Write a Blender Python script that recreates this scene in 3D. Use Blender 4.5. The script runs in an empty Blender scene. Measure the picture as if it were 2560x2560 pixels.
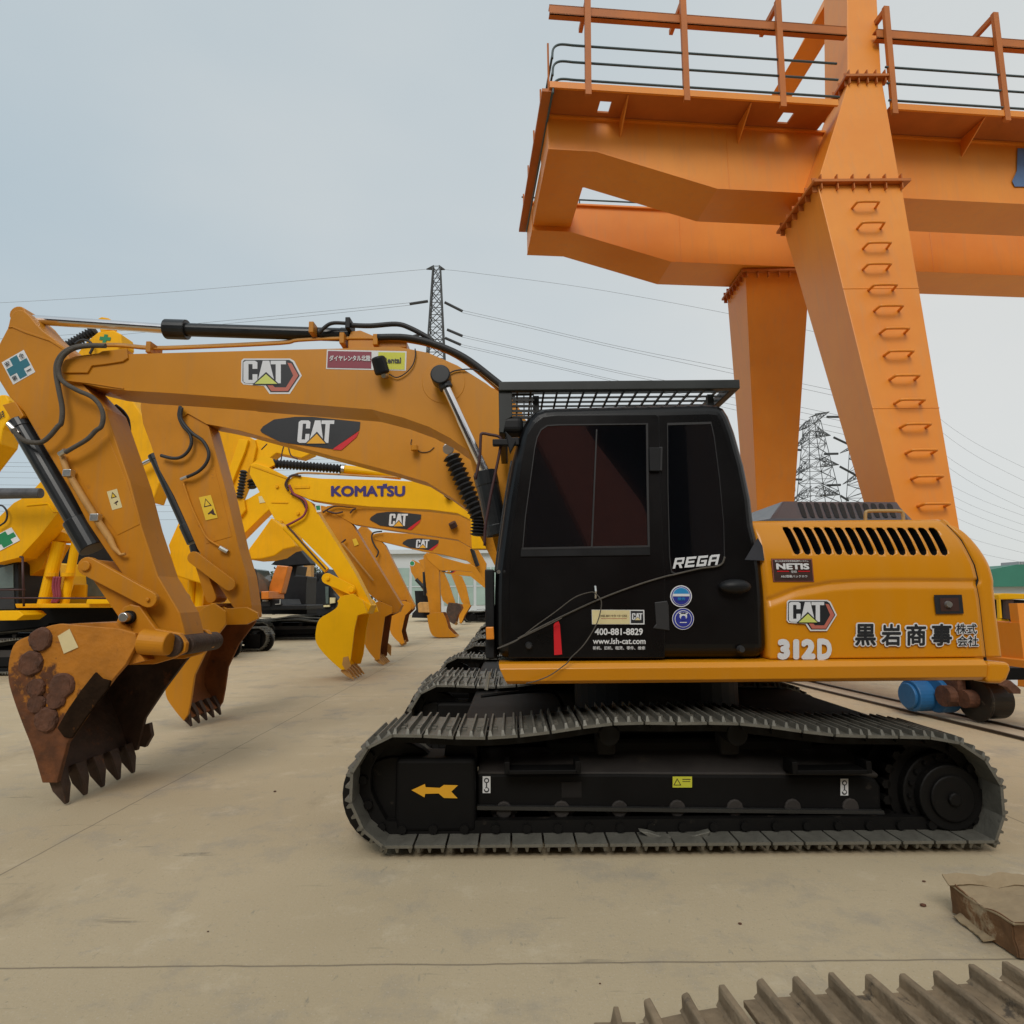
import bpy, bmesh, math, random
from mathutils import Vector, Matrix
R = math.radians
random.seed(7)
S = bpy.context.scene
COL = S.collection
# ---------------------------------------------------------------- camera
F = 1550.0; HC = 1.44
CM = (Matrix.Rotation(R(98.0), 4, 'X') @ Matrix.Rotation(R(-0.5), 4, 'Z'))
cd = bpy.data.cameras.new("camera"); cam = bpy.data.objects.new("camera", cd); COL.objects.link(cam)
cd.sensor_width = 36; cd.sensor_height = 36; cd.lens = 36*F/2560; cd.clip_start = 0.05; cd.clip_end = 5000
cam.matrix_world = Matrix.Translation((0, 0, HC)) @ CM
S.camera = cam
# ---------------------------------------------------------------- sky
SUN_EL, SUN_AZ = R(42), R(190)
w = bpy.data.worlds.new("World"); S.world = w; w.use_nodes = True
nt = w.node_tree; nt.nodes.clear(); N = nt.nodes.new; LK = nt.links.new
out = N('ShaderNodeOutputWorld'); bg = N('ShaderNodeBackground'); LK(bg.outputs[0], out.inputs[0])
sky = N('ShaderNodeTexSky'); sky.sky_type = 'NISHITA'; sky.sun_disc = False; sky.sun_elevation = SUN_EL; sky.sun_rotation = SUN_AZ
sky.air_density = 1.0; sky.dust_density = 3.0
tc = N('ShaderNodeTexCoord'); sep = N('ShaderNodeSeparateXYZ'); LK(tc.outputs['Generated'], sep.inputs[0])
mp = N('ShaderNodeMapping'); mp.inputs['Scale'].default_value = (1.0, 1.0, 2.2); LK(tc.outputs['Generated'], mp.inputs[0])
nz = N('ShaderNodeTexNoise'); nz.inputs['Scale'].default_value = 1.6; nz.inputs['Detail'].default_value = 5; nz.inputs['Roughness'].default_value = .45
LK(mp.outputs[0], nz.inputs['Vector'])
# cloud brightness: a little brighter towards +X, plus broad soft mottling
ma = N('ShaderNodeMath'); ma.operation = 'MULTIPLY_ADD'; LK(sep.outputs['X'], ma.inputs[0]); ma.inputs[1].default_value = .40; ma.inputs[2].default_value = .26
mb = N('ShaderNodeMath'); mb.operation = 'MULTIPLY_ADD'; LK(nz.outputs['Fac'], mb.inputs[0]); mb.inputs[1].default_value = .65; LK(ma.outputs[0], mb.inputs[2])
cr = N('ShaderNodeValToRGB'); LK(mb.outputs[0], cr.inputs[0])
e = cr.color_ramp.elements; e[0].position = .25; e[0].color = (4.7, 5.75, 6.4, 1); e[1].position = .90; e[1].color = (7.5, 7.6, 7.4, 1)
mx = N('ShaderNodeMix'); mx.data_type = 'RGBA'; mx.inputs['Factor'].default_value = .9
LK(sky.outputs[0], mx.inputs[6]); LK(cr.outputs[0], mx.inputs[7]); LK(mx.outputs[2], bg.inputs[0])
bg.inputs[1].default_value = 0.10
sl = bpy.data.lights.new("sun", 'SUN'); sl.energy = 1.5; sl.angle = R(28); sl.color = (1, .95, .88)
so = bpy.data.objects.new("sun", sl); COL.objects.link(so)
so.rotation_euler = (R(90)-SUN_EL, 0, R(180)-SUN_AZ)
S.view_settings.view_transform = 'Standard'; S.view_settings.look = 'None'; S.view_settings.gamma = 1; S.view_settings.exposure = 0.0
# ---------------------------------------------------------------- geometry helpers
k7 = 700/1932; CR = dict(c1=(0,740,k7), c2=(0,1340,k7), c3=(600,640,k7), c4=(600,1140,k7), d1=(1200,900,760/1932), d2=(1800,1160,760/1932),
 d3=(820,1580,900/1932), d4=(1660,1580,900/1932), g1=(1300,0,660/1932), g2=(1900,0,660/1932), g3=(1760,600,800/1932), g4=(1460,2000,1100/1932),
 l1=(0,1100,600/1932), l2=(380,1000,400/1932), l3=(600,1340,320/1932), l4=(920,1240,400/1932), m1=(1960,980,300/1932), m2=(2200,1380,500/1932),
 m3=(840,840,500/1932), m4=(0,740,340/1932), m5=(1320,1480,460/1932), m6=(1900,1360,600/1932), w=(2260,2120,300/1932), n=(0,0,1))
def Q(c, *f):
    ox, oy, s = CR[c]
    return [(ox+f[i]*s, oy+f[i+1]*s) for i in range(0, len(f), 2)]
def q(c, x, y): return Q(c, x, y)[0]
def ray(n_): return (CM.to_3x3() @ Vector(((n_[0]-1280)/F, (1280-n_[1])/F, -1)))
def P(n_, Y, d=0, yaw=0, X0=0):      # point of the vertical plane through (X0, Y), turned by yaw, shifted d behind it
    r = ray(n_); nn = Vector((-math.sin(yaw), math.cos(yaw), 0))
    t = nn.dot(Vector((X0, Y, 0)))/nn.dot(r)
    return Vector((0, 0, HC)) + r*t + nn*d
def G(n_, z=0):
    r = ray(n_); return Vector((0, 0, HC)) + r*((z-HC)/r.z)
def PP(l, Y, **k): return [P(a, Y, **k) for a in l]
OFF = {}
def finish(o, parent, loc):
    if parent is not None:
        off = OFF[parent.name]; o.data.transform(Matrix.Translation(-off)); o.parent = parent; OFF[o.name] = off
    elif loc is not None:
        loc = Vector(loc); o.data.transform(Matrix.Translation(-loc)); o.location = loc; OFF[o.name] = loc
    else: OFF[o.name] = Vector((0, 0, 0))
def obj(name, bm, m, parent=None, loc=None, bevel=0, seg=2, smooth=False, mats=None, norm=True):
    if norm: bmesh.ops.recalc_face_normals(bm, faces=bm.faces)
    me = bpy.data.meshes.new(name); bm.to_mesh(me); bm.free()
    for x in (mats or [m]): me.materials.append(x)
    if smooth: me.polygons.foreach_set('use_smooth', [True]*len(me.polygons))
    o = bpy.data.objects.new(name, me); COL.objects.link(o); finish(o, parent, loc)
    if bevel:
        b = o.modifiers.new('bevel', 'BEVEL'); b.width = bevel; b.segments = seg; b.limit_method = 'ANGLE'; b.angle_limit = R(40)
    return o
def tag(o, label=None, cat=None, group=None, kind=None):
    if label: o['label'] = label
    if cat: o['category'] = cat
    if group: o['group'] = group
    if kind: o['kind'] = kind
    return o
def thing(name, label, cat, loc, group=None):
    o = bpy.data.objects.new(name, None); COL.objects.link(o); o.location = loc; o.empty_display_size = .2
    OFF[o.name] = Vector(loc); return tag(o, label, cat, group)
def B(): return bmesh.new()
def add_poly(bm, front, back):
    f = [bm.verts.new(v) for v in front]; b = [bm.verts.new(v) for v in back]; n_ = len(f)
    bm.faces.new(f); bm.faces.new(b[::-1])
    for i in range(n_): bm.faces.new((f[i], b[i], b[(i+1) % n_], f[(i+1) % n_]))
    return bm
def prism(l, Y0, Y1, bm=None, **k):   # outline on plane Y0, carried back to Y1
    bm = bm or B(); f = PP(l, Y0, **k)
    kk = k.get('yaw', 0); nn = Vector((-math.sin(kk), math.cos(kk), 0))*(Y1-Y0)
    return add_poly(bm, f, [v+nn for v in f])
def box(bm, x0, x1, y0, y1, z0, z1, M=None):
    f = [Vector(v) for v in ((x0,y0,z0),(x1,y0,z0),(x1,y0,z1),(x0,y0,z1))]; b = [v+Vector((0, y1-y0, 0)) for v in f]
    if M: f = [M @ v for v in f]; b = [M @ v for v in b]
    return add_poly(bm, f, b)
def tube(bm, pts, r, seg=10, cap=True):
    pts = [Vector(p) for p in pts]; rs = r if isinstance(r, (list, tuple)) else [r]*len(pts)
    rings = []; t0 = (pts[1]-pts[0]).normalized(); up = Vector((0, 0, 1)) if abs(t0.z) < .9 else Vector((1, 0, 0)); u = t0.cross(up).normalized()
    for i, p in enumerate(pts):
        a = pts[max(i-1, 0)]; b = pts[min(i+1, len(pts)-1)]; t = (b-a)
        t = t.normalized() if t.length > 1e-7 else t0
        u = (u - t*u.dot(t)).normalized(); v = t.cross(u); t0 = t
        rings.append([bm.verts.new(p + (u*math.cos(2*math.pi*j/seg)+v*math.sin(2*math.pi*j/seg))*rs[i]) for j in range(seg)])
    for a, b in zip(rings, rings[1:]):
        for j in range(seg): bm.faces.new((a[j], a[(j+1) % seg], b[(j+1) % seg], b[j]))
    if cap: bm.faces.new(rings[0][::-1]); bm.faces.new(rings[-1])
    return bm
def spline(pts, n_=6):
    pts = [Vector(p) for p in pts]; o = []
    for i in range(len(pts)-1):
        p0 = pts[max(i-1, 0)]; p1 = pts[i]; p2 = pts[i+1]; p3 = pts[min(i+2, len(pts)-1)]
        for j in range(n_):
            t = j/n_; o.append(.5*((2*p1)+(p2-p0)*t+(2*p0-5*p1+4*p2-p3)*t*t+(3*p1-p0-3*p2+p3)*t**3))
    return o+[pts[-1]]
def rod(name, a, b, r, m, parent, seg=16, **k):
    return obj(name, tube(B(), [a, b], r, seg), m, parent, bevel=min(.004, (r if not isinstance(r, list) else r[0])*.2), smooth=False, **k)
def shade_tube(name, bm, m, parent, loc=None):
    o = obj(name, bm, m, parent, loc)
    for p in o.data.polygons: p.use_smooth = len(p.vertices) == 4
    return o
def hose(name, l, Y, r, m, parent, n_=5, seg=8):
    pts = [P(a, Y if not isinstance(Y, list) else Y[i]) for i, a in enumerate(l)]
    return shade_tube(name, tube(B(), spline(pts, n_), r, seg), m, parent)
def pipe3(name, pts, r, m, parent, n_=5, seg=8, loc=None):
    return shade_tube(name, tube(B(), spline(pts, n_), r, seg), m, parent, loc)
def disc(bm, c, r, y0, y1, seg=24):
    return tube(bm, [(c[0], y0, c[2]), (c[0], y1, c[2])], r, seg)
def bellows(name, a, b, r, n_, m, parent, seg=12):
    pts = []; rs = []
    for i in range(2*n_+1): pts.append(a.lerp(b, i/(2*n_))); rs.append(r if i % 2 else r*.6)
    return obj(name, tube(B(), pts, rs, seg), m, parent)
# ---------------------------------------------------------------- materials
def lin(c): return tuple(((v/255)/12.92 if v/255 <= .04045 else ((v/255+.055)/1.055)**2.4) for v in c)
def mat(name, col, rough=.5, metal=0, var=.12, scale=3, spot=None, spot_amt=0, spot_scale=6, bump=0, bscale=40, spec=.5, coat=0, col2=None, stretch=None, streak=None, chips=None):
    m = bpy.data.materials.new(name); m.use_nodes = True; t = m.node_tree; n_ = t.nodes; l = t.links
    b = n_['Principled BSDF']; b.inputs['Roughness'].default_value = rough; b.inputs['Metallic'].default_value = metal
    b.inputs['Specular IOR Level'].default_value = spec; b.inputs['Coat Weight'].default_value = coat; b.inputs['Coat Roughness'].default_value = .2
    tc = n_.new('ShaderNodeTexCoord'); src = tc.outputs['Object']
    if stretch:
        mp = n_.new('ShaderNodeMapping'); mp.inputs['Scale'].default_value = stretch; l.new(src, mp.inputs[0]); src = mp.outputs[0]
    z = n_.new('ShaderNodeTexNoise'); z.inputs['Scale'].default_value = scale; z.inputs['Detail'].default_value = 6; z.inputs['Roughness'].default_value = .62; l.new(src, z.inputs['Vector'])
    r = n_.new('ShaderNodeValToRGB'); l.new(z.outputs['Fac'], r.inputs[0]); e = r.color_ramp.elements
    c2 = col2 or tuple(min(1, v*(1+var)) for v in col); c1 = tuple(v*(1-var) for v in col)
    e[0].position = .32; e[0].color = (*c1, 1); e[1].position = .68; e[1].color = (*c2, 1); o = r.outputs[0]
    if spot:
        z2 = n_.new('ShaderNodeTexNoise'); z2.inputs['Scale'].default_value = spot_scale; z2.inputs['Detail'].default_value = 8; z2.inputs['Roughness'].default_value = .7; l.new(src, z2.inputs['Vector'])
        r2 = n_.new('ShaderNodeValToRGB'); l.new(z2.outputs['Fac'], r2.inputs[0]); r2.color_ramp.elements[0].position = .66-spot_amt; r2.color_ramp.elements[1].position = .74-spot_amt
        mx = n_.new('ShaderNodeMix'); mx.data_type = 'RGBA'; l.new(r2.outputs[0], mx.inputs['Factor']); l.new(o, mx.inputs[6]); mx.inputs[7].default_value = (*spot, 1); o = mx.outputs[2]
    if streak:
        q_ = n_.new('ShaderNodeMapping'); q_.inputs['Scale'].default_value = (7, 7, .7); l.new(tc.outputs['Object'], q_.inputs[0])
        z4 = n_.new('ShaderNodeTexNoise'); z4.inputs['Scale'].default_value = 1.6; z4.inputs['Detail'].default_value = 7; z4.inputs['Roughness'].default_value = .65; l.new(q_.outputs[0], z4.inputs['Vector'])
        r4 = n_.new('ShaderNodeMapRange'); l.new(z4.outputs['Fac'], r4.inputs[0]); r4.inputs[1].default_value = .5; r4.inputs[2].default_value = .8; r4.inputs[4].default_value = streak[1]
        m4_ = n_.new('ShaderNodeMix'); m4_.data_type = 'RGBA'; l.new(r4.outputs[0], m4_.inputs['Factor']); l.new(o, m4_.inputs[6]); m4_.inputs[7].default_value = (*streak[0], 1); o = m4_.outputs[2]
    if chips:
        z5 = n_.new('ShaderNodeTexNoise'); z5.inputs['Scale'].default_value = chips[1]; z5.inputs['Detail'].default_value = 9; z5.inputs['Roughness'].default_value = .8; l.new(tc.outputs['Object'], z5.inputs['Vector'])
        r5 = n_.new('ShaderNodeValToRGB'); l.new(z5.outputs['Fac'], r5.inputs[0]); r5.color_ramp.elements[0].position = chips[2]; r5.color_ramp.elements[1].position = chips[2]+.03
        m5_ = n_.new('ShaderNodeMix'); m5_.data_type = 'RGBA'; l.new(r5.outputs[0], m5_.inputs['Factor']); l.new(o, m5_.inputs[6]); m5_.inputs[7].default_value = (*chips[0], 1); o = m5_.outputs[2]
    l.new(o, b.inputs['Base Color'])
    rr = n_.new('ShaderNodeMapRange'); l.new(z.outputs['Fac'], rr.inputs[0]); rr.inputs[3].default_value = max(.02, rough-.1); rr.inputs[4].default_value = min(1, rough+.12); l.new(rr.outputs[0], b.inputs['Roughness'])
    if bump:
        z3 = n_.new('ShaderNodeTexNoise'); z3.inputs['Scale'].default_value = bscale; z3.inputs['Detail'].default_value = 5; l.new(tc.outputs['Object'], z3.inputs['Vector'])
        bp = n_.new('ShaderNodeBump'); bp.inputs['Strength'].default_value = bump; bp.inputs['Distance'].default_value = .02; l.new(z3.outputs['Fac'], bp.inputs['Height']); l.new(bp.outputs[0], b.inputs['Normal'])
    return m
def wearmat(name, paint, rust, z0, z1):
    m = mat(name, paint, .6, var=.2, scale=4, bump=.35, bscale=22); t = m.node_tree; n_ = t.nodes; l = t.links; b = n_['Principled BSDF']
    src = b.inputs['Base Color'].links[0].from_socket; g = n_.new('ShaderNodeNewGeometry'); sp = n_.new('ShaderNodeSeparateXYZ'); l.new(g.outputs['Position'], sp.inputs[0])
    z = n_.new('ShaderNodeTexNoise'); z.inputs['Scale'].default_value = 5; z.inputs['Detail'].default_value = 9; z.inputs['Roughness'].default_value = .72; l.new(g.outputs['Position'], z.inputs['Vector'])
    mr = n_.new('ShaderNodeMapRange'); sx_ = n_.new('ShaderNodeMath'); sx_.operation = 'MULTIPLY_ADD'; l.new(sp.outputs['X'], sx_.inputs[0]); sx_.inputs[1].default_value = .8; sx_.inputs[2].default_value = 2.56; sz_ = n_.new('ShaderNodeMath'); sz_.operation = 'ADD'; l.new(sx_.outputs[0], sz_.inputs[0]); l.new(sp.outputs['Z'], sz_.inputs[1]); l.new(sz_.outputs[0], mr.inputs[0]); mr.inputs[1].default_value = z0; mr.inputs[2].default_value = z1; mr.inputs[3].default_value = .20; mr.inputs[4].default_value = -.62
    ad = n_.new('ShaderNodeMath'); ad.operation = 'MULTIPLY_ADD'; l.new(z.outputs['Fac'], ad.inputs[0]); ad.inputs[1].default_value = 2.1; l.new(mr.outputs[0], ad.inputs[2])
    r = n_.new('ShaderNodeValToRGB'); l.new(ad.outputs[0], r.inputs[0]); r.color_ramp.elements[0].position = .62; r.color_ramp.elements[1].position = .80
    z2 = n_.new('ShaderNodeTexNoise'); z2.inputs['Scale'].default_value = 14; z2.inputs['Detail'].default_value = 6; l.new(g.outputs['Position'], z2.inputs['Vector'])
    r2 = n_.new('ShaderNodeValToRGB'); l.new(z2.outputs['Fac'], r2.inputs[0]); r2.color_ramp.elements[0].position = .35; r2.color_ramp.elements[1].position = .68
    r2.color_ramp.elements[0].color = (rust[0]*.5, rust[1]*.5, rust[2]*.5, 1); r2.color_ramp.elements[1].color = (*rust, 1)
    mx = n_.new('ShaderNodeMix'); mx.data_type = 'RGBA'; l.new(r.outputs[0], mx.inputs['Factor']); l.new(src, mx.inputs[6]); l.new(r2.outputs[0], mx.inputs[7]); l.new(mx.outputs[2], b.inputs['Base Color']); return m
def flatmat(name, col, rough=.5, metal=0):
    return mat(name, col, rough, metal, var=.05)
CY = (.59, .235, .008)
M = {}
M['cat'] = mat('amber machine paint', CY, .38, var=.06, scale=1.3, spot=(.50, .20, .02), spot_amt=.0, spot_scale=5, spec=.35, coat=.1, streak=((.40,.20,.07),.35), chips=((.16,.06,.02),18,.73))
M['catstick'] = mat('worn amber paint', (.55, .215, .009), .45, var=.10, scale=1.6, spot=(.42, .16, .02), spot_amt=.03, spot_scale=7, spec=.3, streak=((.36,.19,.08),.45), chips=((.13,.05,.02),14,.71))
M['catclean'] = mat('glossy amber hood paint', (.66, .255, .003), .32, var=.04, scale=.9, spec=.4, coat=.25, streak=((.55,.30,.08),.18))
M['dusty'] = mat('amber paint under dust', (.50, .26, .07), .6, var=.2, scale=4, spot=(.22, .11, .05), spot_amt=.05, spot_scale=9)
M['kom'] = mat('bright yellow machine paint', (.90, .47, .001), .45, spec=.2, var=.06, scale=1.5, spot=(.6, .30, .02), spot_amt=-.02, streak=((.6,.33,.03),.2), chips=((.2,.08,.02),10,.72))
M['komd'] = mat('deep yellow machine paint', (.84, .41, .001), .5, spec=.2, var=.1, scale=1.1, spot=(.5, .24, .02), spot_amt=.0, streak=((.4,.22,.06),.3), chips=((.2,.08,.02),10,.71))
M['rusty'] = wearmat('chipped amber bucket paint with rust', (.48, .175, .008), (.17, .055, .015), .05, 1.05)
M['rust'] = mat('brown rusted steel', (.10, .040, .020), .75, var=.4, scale=8, spot=(.16, .06, .03), spot_amt=.06, spot_scale=14, bump=.5, bscale=30)
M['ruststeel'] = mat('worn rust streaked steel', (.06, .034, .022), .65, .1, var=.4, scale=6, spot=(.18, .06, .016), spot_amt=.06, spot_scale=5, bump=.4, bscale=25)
M['crane'] = mat('faded orange crane paint', (.84, .255, .010), .42, spec=.6, var=.09, scale=.5, col2=(.86, .31, .03), spot=(.82, .22, .004), spot_amt=-.0, spot_scale=.9, streak=((.60,.27,.09),.4), chips=((.25,.07,.02),9,.735))
M['cranedk'] = mat('rust toned crane paint', (.48, .14, .02), .55, var=.15, scale=1.2)
M['rail'] = mat('blue grey handrail paint', (.055, .085, .09), .5)
M['black'] = mat('glossy black cab paint', (.0035, .0032, .0036), .3, var=.3, scale=2, spec=.35)
M['blackm'] = mat('satin black metal', (.009, .0095, .011), .5, spec=.3, var=.3, scale=5)
M['cyl'] = mat('black cylinder paint', (.012, .014, .016), .33, var=.3, scale=4, spot=(.05, .055, .06), spot_amt=-.03, spot_scale=16)
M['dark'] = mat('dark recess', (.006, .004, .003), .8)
M['frame'] = mat('dusty black track frame', (.004, .0037, .0036), .6, spec=.2, var=.3, scale=3, spot=(.035, .029, .023), spot_amt=.02, spot_scale=4)
M['deckd'] = mat('dusty sloping frame top', (.030,.025,.022), .7, var=.4, scale=3, spot=(.07,.055,.04), spot_amt=.06, spot_scale=5)
M['shoe'] = mat('bare steel track shoe', (.17, .162, .135), .5, .3, var=.3, scale=5, spot=(.035, .03, .025), spot_amt=.10, spot_scale=7, bump=.2)
M['chain'] = mat('oily chain steel', (.005, .0045, .004), .55, 0, spec=.25, spot=(.04,.032,.024), spot_amt=.03, spot_scale=9)
M['chrome'] = mat('chrome rod', (.78, .76, .76), .16, 1.0, var=.05)
M['steel'] = mat('bright fitting steel', (.55, .55, .53), .3, .9, spot=(.2, .18, .15), spot_amt=.05, spot_scale=20)
M['rubber'] = mat('black hose rubber', (.02, .02, .021), .55)
M['hosegy'] = mat('grey fabric hose sleeve', (.085, .075, .062), .8, var=.2, scale=20, bump=.3, bscale=120)
M['glass'] = mat('dark tinted cab glass', (.004, .0045, .006), .0, var=.1, spec=1.0)
_b = M['glass'].node_tree.nodes['Principled BSDF']; _b.inputs['Coat Weight'].default_value = 1; _b.inputs['Coat Roughness'].default_value = 0; _b.inputs['Coat IOR'].default_value = 1.8
M['inner'] = mat('shade darkened bucket inside', (.20, .065, .012), .75, var=.35, scale=4, spot=(.07, .03, .018), spot_amt=.05, spot_scale=6, bump=.3, bscale=25)  # amber paint darkened to carry the shade inside the scoops
M['white'] = flatmat('white vinyl', (.72, .73, .74)); M['silver'] = flatmat('silver vinyl', (.70, .72, .75), .4)
M['ink'] = flatmat('black vinyl', (.018, .02, .024), .4); M['red'] = flatmat('red vinyl', (.62, .012, .02), .4)
M['pink'] = flatmat('faded red vinyl', (.50, .14, .10), .5); M['tri'] = flatmat('pale yellow vinyl', (.62, .68, .16), .5); M['trio'] = flatmat('orange yellow vinyl', (.80, .40, .02), .5)
M['maroon'] = flatmat('maroon vinyl', (.25, .035, .06), .5); M['lime'] = flatmat('lime vinyl', (.62, .62, .05), .5); M['cream'] = flatmat('cream sticker', (.72, .62, .33), .6)
M['teal'] = flatmat('teal vinyl', (.02, .16, .22), .5); M['green'] = flatmat('green vinyl', (.01, .22, .08), .5); M['navy'] = flatmat('violet blue vinyl', (.035, .02, .16), .45)
M['blue'] = flatmat('sky blue vinyl', (.02, .25, .55), .45); M['royal'] = flatmat('royal blue vinyl', (.02, .03, .28), .45)
M['brown'] = flatmat('dark brown vinyl', (.05, .02, .015), .5); M['warn'] = flatmat('yellow warning sticker', (.78, .52, .03), .5)
M['orange'] = flatmat('amber marker lamp', (.75, .25, .02), .4); M['paper'] = mat('cream paper', (.66, .55, .30), .9)
M['bluem'] = mat('blue motor paint', (.02, .13, .32), .45, spot=(.01, .03, .06), spot_amt=.04)
def facepoly(name, pts, m, parent):
    bm = B(); bm.faces.new([bm.verts.new(p) for p in pts]); return obj(name, bm, m, parent, norm=False)
class Dec:   # a flat sticker frame: unit square mapped on a plane, three photo corners
    def __init__(s, tl, tr, bl, Y, parent, w=1, h=1):
        s.o = Vector(tl); s.u = (Vector(tr)-s.o)/w; s.v = (Vector(bl)-s.o)/h; s.Y = Y; s.p = parent; s.k = 0
    def at(s, x, y, lift=0): n_ = s.o+s.u*x+s.v*y; return P((n_.x, n_.y), s.Y, d=-lift)
    def poly(s, bm, l, lift, mi=0):
        f = bm.faces.new([bm.verts.new(s.at(a, b, lift)) for a, b in l][::-1]); f.material_index = mi
        if f.normal.length == 0: f.normal_update()
        return f
def decal(name, d, polys, parent, label=None):      # polys: (points, material key, layer)
    bm = B(); keys = []
    for l, m, k in polys:
        if m not in keys: keys.append(m)
        d.poly(bm, l, .002+.0016*k, keys.index(m))
    o = obj(name, bm, None, parent, mats=[M[k] for k in keys], norm=False)
    bm2 = bmesh.new(); bm2.from_mesh(o.data); bm2.normal_update()
    for f in bm2.faces:
        if f.normal.y > 0: f.normal_flip()
    bm2.to_mesh(o.data); bm2.free()
    if label: o['label'] = label
    return o
def rect(x0, y0, x1, y1): return [(x0, y0), (x1, y0), (x1, y1), (x0, y1)]
def text(name, body, d, x0, y0, x1, y1, m, parent, bold=0, lift=.006, shear=0, res=3):
    c = bpy.data.curves.new(name, 'FONT'); c.body = body; c.resolution_u = res
    t = bpy.data.objects.new(name, c); COL.objects.link(t); bpy.context.view_layer.update()
    me = bpy.data.meshes.new_from_object(t.evaluated_get(bpy.context.evaluated_depsgraph_get()))
    bpy.data.objects.remove(t); bpy.data.curves.remove(c)
    xs = [v.co.x for v in me.vertices]; ys = [v.co.y for v in me.vertices]; ax, bx, ay, by = min(xs), max(xs), min(ys), max(ys)
    if bold:     # thicken the strokes: copies pushed outwards, each a hair above the last
        bmx = bmesh.new(); nb = 12 if bold > .05 else 8
        for k in range(nb+1):
            an = 2*math.pi*k/nb; n0_ = len(bmx.verts); bmx.from_mesh(me); bmx.verts.ensure_lookup_table()
            o_x, o_y = (math.cos(an)*bold, math.sin(an)*bold) if k < nb else (0, 0)
            for v in bmx.verts[n0_:]: v.co.x += o_x; v.co.y += o_y; v.co.z = k*.00013
        bmx.to_mesh(me); bmx.free(); ax -= bold; bx += bold; ay -= bold; by += bold
    for v in me.vertices:
        u = (v.co.x-ax)/(bx-ax); g = (v.co.y-ay)/(by-ay)
        v.co = d.at(x0+u*(x1-x0)+shear*g, y1-g*(y1-y0), lift+v.co.z)
    me.materials.clear(); me.materials.append(m); me.name = name
    o = bpy.data.objects.new(name, me); COL.objects.link(o); finish(o, parent, None); return o
# word of three block letters with a triangle, unit box x 0..1, y 0..1 (down)
def catword(x0, y0, x1, y1, lay, tri='tri', outline='ink', shear=0):
    fl = lambda l: [(x0+(x+shear*(y))*(x1-x0), y1-y*(y1-y0)) for x, y in l]
    C_ = [(.06,0),(.27,0),(.33,.07),(.33,.40),(.215,.40),(.215,.15),(.12,.15),(.12,.85),(.215,.85),(.215,.64),(.33,.64),(.33,.93),(.27,1),(.06,1),(0,.93),(0,.07)]
    A_ = [(.33,.05),(.455,1),(.61,1),(.735,.05),(.61,.05),(.535,.42),(.46,.05)]
    T_ = [(.76,0),(.88,0),(.88,.84),(1,.84),(1,1),(.64,1),(.64,.84),(.76,.84)]
    return [(fl(C_), 'silver', lay), (fl(A_), 'silver', lay), (fl(T_), 'silver', lay),
            (fl([(.21,-.07),(.535,.50),(.86,-.07)]), outline, lay+1), (fl([(.27,-.03),(.535,.40),(.80,-.03)]), tri, lay+2)]
def hexlogo(tl, tr, bl, Y, parent):
    d = Dec(tl, tr, bl, Y, parent, 420, 242)
    sc = lambda l, k, cx=205, cy=110: [((x-cx)*k[0]+cx, (y-cy)*k[1]+cy) for x, y in l]
    o_ = [(5,14),(20,0),(340,0),(368,16),(420,117),(338,242),(198,242),(160,188),(20,178),(3,160)]
    i_ = [(15,22),(28,10),(335,10),(358,26),(406,117),(330,230),(206,230),(170,178),(26,168),(13,154)]
    ring = [(322,30),(350,34),(398,117),(326,224),(212,224),(184,184),(222,184),(236,198),(312,198),(362,117)]
    return decal('logo_sticker', d, [(o_, 'white', 0), (i_, 'ink', 1), (ring, 'pink', 2)]+catword(20, 16, 312, 170, 2), parent)
def swoosh(tl, tr, bl, Y, parent):
    d = Dec(tl, tr, bl, Y, parent, 695, 230)
    o_ = [(0,92),(20,65),(95,18),(240,0),(360,0),(690,35),(684,92),(500,222),(140,175),(10,108)]
    r_ = [(684,98),(664,140),(560,230),(500,226),(512,214)]
    return decal('logo_sticker', d, [(o_, 'ink', 0), (r_, 'red', 1)]+catword(255, 25, 500, 180, 2, 'trio', shear=.05), parent)
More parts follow.
